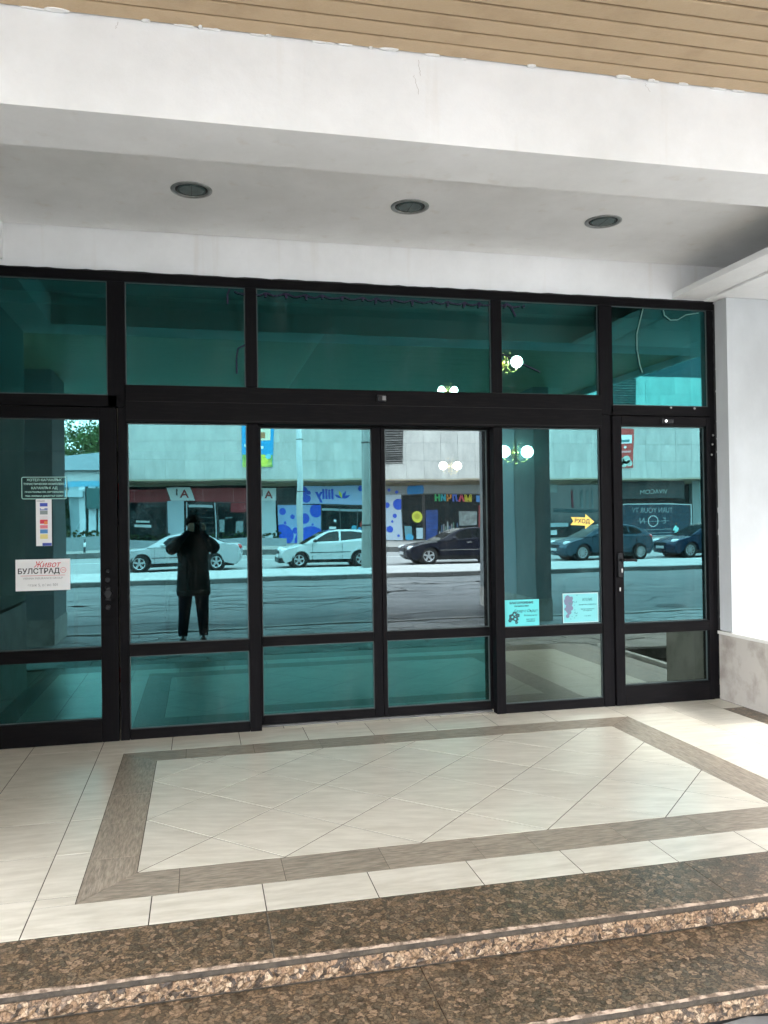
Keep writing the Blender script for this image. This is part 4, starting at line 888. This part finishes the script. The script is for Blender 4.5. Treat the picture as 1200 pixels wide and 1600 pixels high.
a_win = [[(1.52, 1.03), (1.92, 1.33), (2.2, 1.41), (2.42, 1.42), (2.42, 1.045)], [(2.49, 1.05), (2.49, 1.42), (2.98, 1.40), (3.02, 1.07)], [(3.08, 1.08), (3.07, 1.39), (3.42, 1.33), (3.62, 1.20), (3.60, 1.12)]]
car('blue-grey five-door hatchback behind the ВХОД arrow', 14.3, YC, 4.22, 1.75, a_body, BLU, a_roof, a_win, (.90, 3.50), dict(r=.33, ws=4, rw=6, belt=1.02, mould=(.42, .44), seams=(1.35, 2.46, 3.30), handles=(2.30, 3.15), mir=1.55, head=(.03, .62, .48, .82), tail=(3.98, .80, 4.22, 1.10), spokes=11))
car('deep blue hatchback cut off by the right door frame', 19.2, YC, 4.22, 1.75, a_body, DBL, a_roof, a_win, (.90, 3.50), dict(r=.33, ws=4, rw=6, belt=1.02, mould=(.42, .44), seams=(1.35, 2.46, 3.30), handles=(2.30, 3.15), mir=1.55, head=(.03, .62, .48, .82), tail=(3.98, .80, 4.22, 1.10), spokes=9))

# ================================================================ STREET POLES, DRAINS
def pole(label, x, y, r0, r1, h_, z0, col, rings_):
    t = thing('street_pole', label, 'pole', (x, y, z0)); bm = bmesh.new(); cyl(bm, (0, 0, 0), (0, 0, h_), r0, r1, 20)
    obj('shaft', bm, col, t)
    for z in rings_:
        bm = bmesh.new(); q = r0+(r1-r0)*z/h_; cyl(bm, (0, 0, z), (0, 0, z+.05), q+.012, q+.012, 20); bx(bm, (q, -.04, z), (q+.09, .04, z+.05)); obj('clamp', bm, T('clamp_dark', (.05, .05, .05)), t)
    return t
concrete_m = mat('pole_concrete', (.42, .42, .40), .8, 0, .2, 2); 
pole('thick tapered concrete pole at the edge of the median beside the pale hatchback', 5.22, -19.7, .17, .12, 9.5, -.10, concrete_m, (1.35, 3.95, 4.6))
pole('slim pale metal pole in front of the lilly shop sign', 5.32, -37.9, .16, .13, 10, -.10, mat('pole_paint', (.60, .64, .64), .5, 0, .1, 3), (3.05, 5.9, 6.9))
for x, y, lb in ((-.40, -7.65, 'dark drain cover on the asphalt left of the photographer'), (3.22, -7.6, 'dark drain cover on the asphalt mirrored at the foot of the right sliding door'), (8.3, -7.7, 'dark drain cover on the asphalt mirrored in the right hinged door')):
    t = thing('drain_cover', lb, 'drain cover', (x, y, G)); bm = bmesh.new(); cyl(bm, (0, 0, -.01), (0, 0, .012), .24, n=20); obj('cover', bm, T('drain_black', (.01, .01, .01), rough=.7), t)
    bm = bmesh.new(); cyl(bm, (0, 0, -.01), (0, 0, .008), .30, n=20); obj('rim_ring', bm, T('drain_rim', (.05, .05, .05)), t)

# ================================================================ BUILDING ACROSS THE STREET
ob = thing('department_store', 'long travertine-clad store with overhanging upper wall above a row of shops', 'building')
YW, YH = -50.0, -53.0
box('upper_storey', (-4.6, -62, 4.30), (43, YW-.06, 12.0), mat('panel_backing', (.26, .25, .23), .9), ob)
box('soffit', (-4.6, YH-.5, 4.22), (43, YW-.02, 4.295), mat('soffit_render', (.50, .42, .31), .8), ob)
box('lower_storey', (-4.6, -62, -.085), (43, YH-.30, 4.21), mat('storefront_dark', (.03, .03, .03), .7), ob)
box('attic_storey', (-4.0, -62, 12.0), (43, YW-1.5, 16.5), mat('attic_glass', (.05, .075, .085), .5, spec=.2), ob)
box('soffit_fascia', (-4.6, YH-.25, 3.97), (43, YH+.02, 4.215), mat('soffit_render2', (.26, .23, .17), .8), ob)
pn = None; pw_, ph_ = 1.26, 1.28
for j in range(6):
    for i in range(38):
        x = -4.6+(i+.5)*pw_*.995; z = 4.30+j*ph_
        if x > 43: continue
        if pn is None:
            bm = bmesh.new(); bx(bm, (-pw_/2+.009, -.05, .009), (pw_/2-.009, .0, ph_-.009)); pn = obj('travertine_panel', bm, con_m, ob, (x, YW, z))
        else:
            c = inst(pn, ob, (x, YW+random.uniform(-.006, .006), z))
def louvre(x0, x1, z0, z1):
    t = thing('louvre_vent', 'weathered dark louvred vent in the travertine wall ' + ('mirrored in the right sliding door' if x0 < 20 else 'just above the red and white poster'), 'vent', ((x0+x1)/2, YW, z0), 'louvred vents in the travertine wall')
    w2 = (x1-x0)/2; box('backing', (-w2, .002, 0), (w2, .03, z1-z0), mat('louvre_back', (.05, .048, .045), .8), t)
    s = None; z = .02
    while z < z1-z0-.15:
        if s is None:
            bm = bmesh.new(); v_ = [bm.verts.new(p) for p in ((-w2+.01, .03, 0), (w2-.01, .03, 0), (w2-.01, .10, -.0), (-w2+.01, .10, 0), (-w2+.01, .03, .10), (w2-.01, .03, .10))]
            bm.faces.new((v_[0], v_[1], v_[2], v_[3])); bm.faces.new((v_[3], v_[2], v_[5], v_[4])); s = obj('slat', bm, mat('louvre_slat', (.17, .16, .15), .7, 0, .6, 2, rnd=.3), t, (0, 0, z))
        else: inst(s, t, (0, random.uniform(-.01, .01), z))
        z += .17
louvre(12.45, 13.95, 5.35, 9.6); louvre(30.3, 32.2, 9.0, 12.0)
# posters on the wall
def sign(name, lb, cat, x0, x1, z0, z1, m, y=YH, d=.10):
    """flat board facing the entrance (+y); children in local coords, local x runs with world x"""
    t = thing(name, lb, cat, ((x0+x1)/2, y, z0)); box('board', (-(x1-x0)/2, 0, 0), ((x1-x0)/2, d, z1-z0), m, t, .0); return t
def disc(t, nm, x, z, r, m, y=.11, n=24, clipx=None, clipz=None):
    p = [(x+r*math.cos(2*PI*k/n), z+r*math.sin(2*PI*k/n)) for k in range(n)]
    if clipx: p = clip(clip(p, 1, 0, clipx[1]), -1, 0, -clipx[0])
    if clipz: p = clip(clip(p, 0, 1, clipz[1]), 0, -1, -clipz[0])
    if len(p) < 3: return
    bm = bmesh.new(); prism(bm, p, y-.008, y); return obj(nm, bm, m, t)
sky_b = T('poster_blue', (.02, .33, .62)); yel = T('poster_yellow', (.70, .72, .08)); cream = T('poster_cream', (.75, .72, .55)); redp = T('poster_red', (.50, .06, .05)); grn = T('poster_green', (.10, .28, .06)); whp = T('poster_white', (.8, .82, .82))
t = sign('wall_poster', 'blue poster with a yellow splash high on the travertine wall', 'poster', 2.87, 5.02, 5.1, 8.6, sky_b, YW+.01, .06)
box('print', (-.55, .06, 1.95), (.85, .066, 2.75), cream, t); box('print', (-.9, .06, 1.35), (.4, .066, 1.55), whp, t); box('print', (-.2, .066, 2.1), (.5, .07, 2.5), T('poster_brown', (.45, .2, .08)), t)
box('print', (-1.05, .06, .0), (1.05, .066, .85), mat('poster_fruit', (.62, .66, .12), .5, 0, .5, 2.5, col2=(.10, .30, .08)), t); disc(t, 'print', .35, .5, .42, yel, .075); disc(t, 'print', -.3, .3, .25, cream, .076); disc(t, 'print', .75, .75, .2, T('poster_cyan', (.2, .6, .7)), .077)
t = sign('wall_poster', 'red and white poster hanging above the dark phone shop', 'poster', 30.60, 31.95, 5.05, 8.1, redp, YW+.01, .06)
box('print', (-.62, .06, 1.95), (.5, .066, 2.60), whp, t); box('print', (-.55, .066, 2.05), (.30, .07, 2.25), T('print_darkg', (.10, .25, .25)), t); disc(t, 'print', -.05, 1.65, .11, whp, .07); box('print', (-.4, .06, 1.2), (.45, .066, 1.35), T('poster_pink', (.7, .35, .35)), t)
for a, b, r_ in ((-.35, .5, .3), (.1, .62, .33), (.35, .35, .25), (-.1, .28, .25)): disc(t, 'print', a, b, r_, mat('poster_pale', (.55, .68, .60), .5, 0, .4, 4), .07)
# shops
shop_white = T('shop_panel', (.50, .55, .58)); lb_ = T('lilly_blue', (.02, .10, .62)); lbg = T('lilly_pale', (.42, .54, .78)); redb = T('fascia_red', (.30, .035, .04), rough=.5)
def shopwin(lb, x0, x1, z0, z1, extra=()):
    t = thing('shop_window', lb, 'shop window', ((x0+x1)/2, YH, z0)); w2 = (x1-x0)/2
    box('pane', (-w2+.04, -.06, .05), (w2-.04, -.03, z1-z0-.05), shopglass_m, t)
    for a in (-w2, w2-.05): box('frame_bar', (a, -.09, 0), (a+.05, .0, z1-z0), T('shop_frame', (.10, .11, .11)), t)
    for b in (0, z1-z0-.05): box('frame_bar', (-w2+.051, -.09, b), (w2-.051, .0, b+.05), T('shop_frame', (.1, .11, .11)), t)
    return t
# A1
t = sign('shop_fascia', 'dull red fascia strip above the phone shop left of the lilly store', 'sign', -4.6, 4.05, 2.86, 3.78, redb, YH-.02, .08)
for x0 in (-4.0, .6, 2.6): box('trim', (x0, .08, .02), (x0+.04, .085, .88), T('fascia_line', (.5, .2, .2)), t)
for k, (x0, x1, sh, lb) in enumerate(((-2.15, -.25, .32, 'slanted white sign with black 1 and red A above the pale column'), (3.95, 5.50, 0, 'square white sign with black 1 and red A next to the lilly store'))):
    t = thing('shop_sign', lb, 'sign', ((x0+x1)/2, YH+.08, 2.90)); w2 = (x1-x0)/2; bm = bmesh.new()
    prism(bm, [(-w2+sh, 0), (w2, 0), (w2-sh, .95), (-w2, .95)], 0, .12); obj('board', bm, T('sign_white', (.72, .74, .74)), t)
    text('A', .78, T('print_red_a', (.35, .05, .05)), t, (.22, .13, .44), 'in', ext=.01, sx=1.05, bold=.02); text('1', .62, T('print_dark', (0, 0, 0)), t, (-.28, .13, .56), 'in', ext=.01, bold=.02)
box('pale_column', (-2.05, YH-.02, -.085), (-1.02, YH+.20, 2.89), T('column_pale', (.48, .58, .63)), None); tag(sc.collection.objects[-1], 'pale blue-white column under the slanted sign of the phone shop', 'column')
box('pale_column', (4.30, YH-.02, -.085), (5.45, YH+.20, 2.89), T('column_pale2', (.50, .58, .60)), None); tag(sc.collection.objects[-1], 'pale column under the square white sign next to the lilly store', 'column')
t = thing('shop_door', 'dark double door with pale frame and a white strip over it, phone shop', 'door', (.14, YH, -.085)); box('pane', (-.95, -.06, 0), (.95, -.03, 2.9), shopglass_m, t)
for a in (-1.02, .95): box('frame_post', (a, -.06, 0), (a+.08, .04, 2.9), shop_white, t)
box('header_strip', (-.85, -.02, 2.55), (.85, .03, 2.72), shop_white, t)
for k in range(5): box('grille_bar', (-.9, -.028, .5+k*.35), (.9, -.02, .53+k*.35), T('shop_frame', (.1, .1, .1)), t)
t = shopwin('large shop window left of the pale column', -4.6, -2.1, -.085, 2.85); box('sticker', (-.9, -.02, 1.25), (.2, -.012, 1.42), whp, t); box('sticker', (-.8, -.02, 1.55), (.1, -.012, 1.68), whp, t)
t = shopwin('shop window with white notices right of the grille door', 1.25, 4.28, -.085, 2.85)
for a, b, c, d in ((-1.4, .9, .35, 1.0), (-.25, .75, .55, 1.3), (-1.0, 1.9, .5, .06)): box('sticker', (a, -.02, b), (a+c, -.012, b+(d if d < .9 else .9)), mat('notice', (.35, .45, .47), .6, 0, .6, 9), t)
t = thing('red_notice', 'small red and blue lightbox inside the phone shop window', 'sign', (3.0, YH+.01, 2.2)); box('board', (-.85, 0, 0), (.85, .05, .62), T('notice_red', (.28, .02, .03)), t); text('A1', .4, T('notice_pink', (.6, .2, .2)), t, (.1, .055, .3), 'in', ext=.004)
t = sign('shop_sign', 'wide white lilly sign with blue dots and a leaf emblem', 'sign', 7.02, 13.3, 2.62, 3.92, lbg, YH-.02, .14)
text('lilly', 1.02, lb_, t, (-1.20, .15, .66), 'in', ext=.01, bold=.035, sx=1.05)
def leaf(t, x, z, a, l_, w_, m, y=.155):
    bm = bmesh.new(); pts = []
    for k in range(9): s = k/8; pts.append((l_*s, w_*math.sin(PI*s)))
    for k in range(7, 0, -1): s = k/8; pts.append((l_*s, -w_*math.sin(PI*s)))
    pts = [(x+px*math.cos(a)-pz_*math.sin(a), z+px*math.sin(a)+pz_*math.cos(a)) for px, pz_ in pts]; prism(bm, pts, y-.012, y); obj('emblem', bm, m, t)
for a, m_ in ((R(155), lb_), (R(112), yel), (R(62), lb_), (R(22), lb_)): leaf(t, .08, .40, a, .58, .09, m_)
for x, z, r_ in ((-2.85, .9, .38), (-2.42, .78, .16), (-2.55, .35, .28), (1.38, 1.08, .20), (2.15, .5, .62), (2.6, 1.2, .30), (2.9, .4, .25)): disc(t, 'dot', x, z, r_, lb_, .15, clipx=(-3.13, 3.13), clipz=(.0, 1.29))
def dotted(lb, x0, x1, z0, z1, dots, base_=None):
    t = sign('shop_wall_panel', lb, 'wall panel', x0, x1, z0, z1, base_ or T('lilly_wall', (.30, .44, .68)), YH-.05, .12)
    w2 = (x1-x0)/2
    for x, z, r_ in dots: disc(t, 'dot', x, z, r_, lb_, .13, clipx=(-w2, w2), clipz=(0, z1-z0))
    return t
dotted('pale panel with blue dots left of the lilly door', 5.62, 8.62, -.085, 2.55, ((-1.2, .6, .75), (-1.15, 2.2, .25), (-.45, 1.85, .15), (-.3, .95, .22), (-1.0, 1.45, .10), (.75, .1, 1.15), (1.15, 2.25, .45), (.35, 1.75, .33), (.9, 1.35, .08)))
t = shopwin('dark window above the dotted panel by the square sign', 5.55, 7.0, 2.58, 3.85)
t = shopwin('glass entrance of the lilly shop with colourful display', 8.66, 13.15, -.085, 2.58)
for a in (-.9, .35): box('frame_bar', (a, -.09, .06), (a+.06, .0, 2.55), T('shop_frame', (.1, .11, .11)), t)
box('transom_bar', (-2.2, -.05, 2.25), (2.2, -.02, 2.40), T('transom_grey', (.35, .42, .45)), t)
for x, z, r_, m_ in ((.15, 1.05, .20, T('disp_cyan', (.1, .4, .55))), (1.0, 1.25, .42, redp), (.75, .8, .35, T('disp_blue', (.08, .3, .55))), (1.35, .75, .3, whp), (1.45, 1.45, .30, T('disp_pink', (.75, .25, .25)))): disc(t, 'display_print', x, z, r_, m_, .0)
box('display_print', (-2.0+.3, -.02, 1.0), (-1.2, -.012, 1.18), whp, t); disc(t, 'display_print', -1.25, 1.6, .1, whp, 0)
dotted('white panel with blue dots beside the round yellow notice', 13.2, 14.55, -.05, 3.55, ((.45, 2.6, .42), (-.45, 2.55, .22), (.15, 1.75, .16), (-.25, .8, .24), (.35, .35, .1), (-.05, 1.35, .09)), T('lilly_wall2', (.50, .62, .72)))
t = sign('shop_fascia', 'pale fascia with a large blue dot above the toy shop', 'sign', 13.3, 20.9, 3.3, 3.95, T('fascia_grey', (.27, .30, .30)), YH-.02, .10); disc(t, 'dot', -1.5, .30, .62, T('lilly_mid', (.03, .22, .5)), .12, clipz=(0, .64)); disc(t, 'dot', -2.9, .2, .12, lb_, .12); disc(t, 'dot', -3.5, .35, .12, lb_, .12)
t = shopwin('narrow window with a round yellow notice and two small posters', 14.6, 16.2, -.085, 3.28); disc(t, 'round_notice', .35, 1.75, .38, yel, .0); disc(t, 'round_notice', .35, 1.78, .2, T('yellow_dark', (.5, .5, .05)), .006)
box('poster_print', (-.65, -.02, .1), (-.1, -.01, 1.1), T('disp_teal', (.12, .32, .38)), t); box('poster_print', (.25, -.02, .15), (.75, -.01, 1.0), T('disp_teal2', (.4, .6, .68)), t); disc(t, 'poster_print', -.3, .25, .3, T('disp_cyan2', (.05, .38, .62)), .005, clipz=(.05, 2))
t = shopwin('wide toy shop window under multicoloured letters', 16.25, 20.9, -.085, 3.28)
box('blue_display', (-2.2, -.02, .0), (-1.3, .02, 2.2), mat('disp_stripe', (.02, .08, .32), .5, 0, .6, 3, stretch=(.3, 1, 3)), t); box('car_poster', (.35, -.02, 1.1), (1.75, .0, 2.15), mat('disp_pale', (.30, .36, .35), .5, 0, .6, 3), t); box('side_display', (1.9, -.02, .1), (2.2, .0, 2.6), T('disp_red', (.25, .05, .05)), t)
for k in range(10): box('merchandise', (-1.2+k*.15, -.02, .1+random.uniform(0, .3)), (-1.1+k*.15, .0, random.uniform(.6, 1.6)), mat('merch%d' % (k % 4), ((.3, .34, .34), (.06, .12, .2), (.2, .2, .2), (.1, .2, .16))[k % 4], .5), t)
t = thing('shop_sign', 'row of multicoloured capital letters over the toy shop window', 'sign', (18.9, YH+.06, 2.95))
for k, (ch, c_) in enumerate((('М', (.60, .55, .05)), ('А', (.55, .08, .12)), ('Л', (.08, .15, .55)), ('Ч', (.62, .25, .05)), ('И', (.05, .42, .50)), ('Н', (.05, .45, .15)))):
    text(ch, .62, T('letter%d' % k, c_), t, (.75-k*.48, .0, 0), 'in', ext=.03, bold=.03)
box('letter_block', (1.35, -.02, -.22), (1.8, .03, .22), T('letter_blue', (.08, .25, .55)), t)
# recessed shops to the right
t = shopwin('dark shop window with striped banners behind the arrow', 26.2, 32.2, -.085, 3.95)
for k in range(3): box('banner', (.0+k*.45-.2, -.02, 2.3), (.2+k*.45-.2, .0, 3.6), T('banner_grey', (.14, .20, .21)), t)
box('banner', (-.9, -.02, 2.3), (-.75, .0, 3.6), T('banner_red', (.18, .03, .05)), t); box('counter', (-2.9, -.02, .9), (-1.3, .0, 1.2), T('counter_pale', (.35, .45, .48)), t); box('counter', (-2.8, -.02, .25), (-2.2, .0, .65), T('counter_white', (.6, .68, .7)), t); box('ledge', (-2.4, -.02, 1.95), (3, .0, 2.2), T('ledge_teal', (.03, .07, .08)), t)
box('white_plaque', (26.4, YH-.1, 3.3), (27.1, YH+.04, 3.95), T('plaque', (.3, .36, .36)), None); tag(sc.collection.objects[-1], 'pale plaque on the corner above the recessed dark shop', 'plaque')
nv = T('phone_navy', (.006, .03, .055), rough=.4)
t = sign('shop_sign', 'long black sign with thin white VIVACOM letters', 'sign', 32.3, 38.0, 2.80, 4.25, T('sign_black', (.008, .016, .018), rough=.3), YH-.02, .25); text('VIVACOM', .50, T('letter_pale', (.62, .68, .68)), t, (.12, .26, .50), 'in', ext=.01, sx=1.05)
t = sign('shop_window_banner', 'navy window banner reading TURN YOUR TV EON in a pale frame', 'banner', 32.4, 38.6, -.085, 2.42, nv, YH-.02, .10)
lp = T('letter_pale', (.6, .7, .7)); lg = T('letter_grey', (.32, .38, .40)); text('TURN YOUR TV', .50, lg, t, (-.25, .11, 1.98), 'in', ext=.006, sx=.95); text('N', .62, lg, t, (-1.15, .11, 1.22), 'in', ext=.006); text('E', .62, lg, t, (.70, .11, 1.22), 'in', ext=.006)
bm = bmesh.new(); n = 28
for k in range(n):
    a0, a1 = 2*PI*k/n, 2*PI*(k+1)/n; bm.faces.new([bm.verts.new((math.cos(a)*r_, 0, math.sin(a)*r_)) for a, r_ in ((a0, .36), (a1, .36), (a1, .43), (a0, .43))])
obj('ring_emblem', bm, lp, t, (-.25, .112, 1.22)); box('emblem_line', (-1.55, .10, 1.205), (1.2, .108, 1.235), lg, t)
box('banner_frame', (-3.1, .08, 2.42), (3.1, .14, 2.50), lp, t); box('banner_frame', (3.02, .08, 0), (3.10, .14, 2.419), lp, t); box('banner_frame', (-3.1, .08, .0), (3.019, .14, .08), lg, t)
for z in (.55, .25): box('small_print', (-1.2, .1, z), (1.3, .106, z+.04), lg, t)
box('end_pilaster', (38.7, YH-.3, -.085), (43, YH+.1, 4.2), T('pilaster', (.24, .28, .28)), None); tag(sc.collection.objects[-1], 'grey end wall right of the long black shop sign', 'wall')
# cornice of ivy/awning fringe over VIVACOM
box('sky_blocker', (14.5, -13.5, -.2), (40, -.15, 10.5), mat('blocker_render', (.32, .31, .29), .85, 0, .2, .6), None); tag(sc.collection.objects[-1], 'dull brown unseen block added on the right to hold off sky light', 'building')  # added out of view to keep bright sky off the entrance pillar
# ================================================================ LEFT: small pavilion, tree, hedge
pv = thing('pavilion', 'low white pavilion with grey hipped roof and slim columns beside the trees', 'building', (-9.0, -45, -.085))
box('wall_band', (-5.5, -6, 3.65), (4.1, 0, 4.68), mat('pavilion_render', (.55, .58, .58), .8, 0, .15, 1), pv); box('blue_band', (.9, .005, 3.66), (4.1, .03, 4.0), T('pav_blue', (.12, .42, .58)), pv)
bm = bmesh.new(); a = [(-5.8, -6.3, 4.68), (4.4, -6.3, 4.68), (4.4, .3, 4.68), (-5.8, .3, 4.68)]; b = [(3.0, -3, 5.9), (4.2, -3, 5.9)]
V = [bm.verts.new(q) for q in a+[(3.2, -3.0, 6.0), (4.38, -3.0, 6.0)]]
for q in ((0, 1, 5, 4), (2, 3, 4, 5), (3, 0, 4), (1, 2, 5), (3, 2, 1, 0)): bm.faces.new([V[i] for i in q])
obj('roof', bm, mat('roof_grey', (.17, .24, .27), .6, 0, .2, 3), pv); 
bx0 = box('eaves', (-5.8, .0, 4.60), (4.4, .32, 4.679), T('eaves_dark', (.06, .08, .08)), pv)
for x, w_, c_ in ((1.9, .5, (.30, .42, .45)), (2.3, .32, (.62, .74, .78)), (2.85, .42, (.52, .64, .68)), (3.35, .30, (.40, .52, .54))): box('column', (x-w_/2, -.3, 0), (x+w_/2, .05, 3.65), mat('pavcol%d' % int(x*100), c_, .7), pv)
box('sign_box', (2.6, .06, 2.45), (4.4, .5, 3.55), T('pav_sign', (.03, .10, .10)), pv); box('awning', (.7, -.4, 3.05), (2.4, .45, 3.45), T('pav_awning', (.35, .48, .52)), pv); box('back_wall', (-5.5, -5.9, 0), (4.1, -2.5, 3.65), T('pav_back', (.03, .07, .06)), pv)
box('planter_wall', (-22, -43.6, -.085), (-4.7, -43.2, .75), T('planter', (.22, .27, .28)), None); tag(sc.collection.objects[-1], 'low grey planter wall in front of the pavilion', 'wall')
box('planter_wall', (-4.7, -46.2, -.085), (5.4, -45.8, .42), T('planter2', (.24, .28, .30)), None); tag(sc.collection.objects[-1], 'low grey planter wall in front of the phone shop', 'wall')
for x in (-7.75, -5.9):
    t = thing('bollard', 'slim dark bollard with pale band at the kerb ' + ('further from the travertine store' if x < -7 else 'nearer the travertine store'), 'bollard', (x, -40.0, -.085), 'kerb bollards'); bm = bmesh.new(); cyl(bm, (0, 0, 0), (0, 0, .75), .06, .05, 10); obj('post', bm, T('bol_dark', (.04, .05, .06)), t); bm = bmesh.new(); cyl(bm, (0, 0, .3), (0, 0, .55), .065, .065, 10); obj('band', bm, whp, t)
def leafcloud(bm, c, rad, nclump, nleaf, rs, ls):
    for _ in range(nclump):
        while True:
            q = Vector((rs.uniform(-1, 1), rs.uniform(-1, 1), rs.uniform(-1, 1)))
            if .35 < q.length < 1: break
        cc = Vector(c)+Vector((q.x*rad[0], q.y*rad[1], q.z*rad[2])); cr_ = rs.uniform(.12, .25)*min(rad)
        for _ in range(nleaf):
            d = Vector((rs.gauss(0, 1), rs.gauss(0, 1), rs.gauss(0, .8)))*cr_*.7; p0 = cc+d; a = Vector((rs.uniform(-1, 1), rs.uniform(-1, 1), rs.uniform(-1, 1))).normalized()*ls; b_ = a.orthogonal().normalized()*ls*.6
            bm.faces.new([bm.verts.new(x) for x in (p0-a, p0+b_, p0+a, p0-b_)])
lf_m = [mat('leaf_green', (.16, .27, .09), .6, 0, .55, .9, col2=(.09, .16, .05)), mat('leaf_deep', (.035, .075, .025), .6, 0, .5, 1.2), mat('leaf_olive', (.10, .13, .05), .6, 0, .4, 1.2)]
def tree(x, y, h_, r_, m_, lb, seed):
    rs = random.Random(seed); t = thing('broadleaf_tree', lb, 'tree', (x, y, -.2), 'trees behind the pavilion'); bm = bmesh.new()
    tube(bm, [(0, 0, 0), (.1, 0, h_*.3), (-.05, .1, h_*.55)], [.28, .2, .14], 10)
    for k in range(7): a = k*.9; tube(bm, [(0, 0, h_*(.35+.04*k)), (math.cos(a)*r_*.6, math.sin(a)*r_*.6, h_*(.6+.04*k))], [.09, .03], 6)
    obj('trunk', bm, T('bark', (.10, .07, .05), rough=.9), t)
    bm = bmesh.new(); leafcloud(bm, (0, 0, h_*.68), (r_, r_, h_*.34), 110, 60, rs, .13); o = obj('crown', bm, m_, t, recalc=False)
tree(-7.9, -58, 9.2, 3.2, lf_m[0], 'tall bushy green tree rising behind the pavilion roof', 1); tree(-13.5, -62, 8.0, 3.0, lf_m[2], 'olive-green tree further from the store behind the pavilion', 2); tree(-5.4, -63, 9.3, 3.0, lf_m[0], 'green tree standing close to the end of the travertine store', 4)
bm = bmesh.new(); leafcloud(bm, (-8.35, -44.6, 1.6), (1.0, .5, 1.6), 70, 60, random.Random(6), .09); tag(obj('dark_shrub', bm, lf_m[1], recalc=False), 'dense dark shrub between pillar and pavilion columns', 'shrub')
bm = bmesh.new(); rs = random.Random(8)
for k in range(22): leafcloud(bm, (-10+k*.26, -43.7, .92), (.3, .25, .22), 6, 26, rs, .055)
tag(obj('low_hedge', bm, lf_m[2], recalc=False), 'low scruffy hedge along the planter wall by the pavilion', 'hedge')
bm = bmesh.new()
for k in range(30): leafcloud(bm, (-4.4+k*.32, -46.3, .60), (.3, .25, .26), 5, 22, rs, .055)
tag(obj('low_hedge', bm, lf_m[1], recalc=False), 'low hedge along the planter wall in front of the phone shop', 'hedge')
cable('thin dark overhead line looping across the sky by the tree', [(-13, -50, 8.4), (-9.5, -50, 8.7), (-8.2, -50, 8.1)], T('clamp_dark', (.05, .05, .05)), .035)
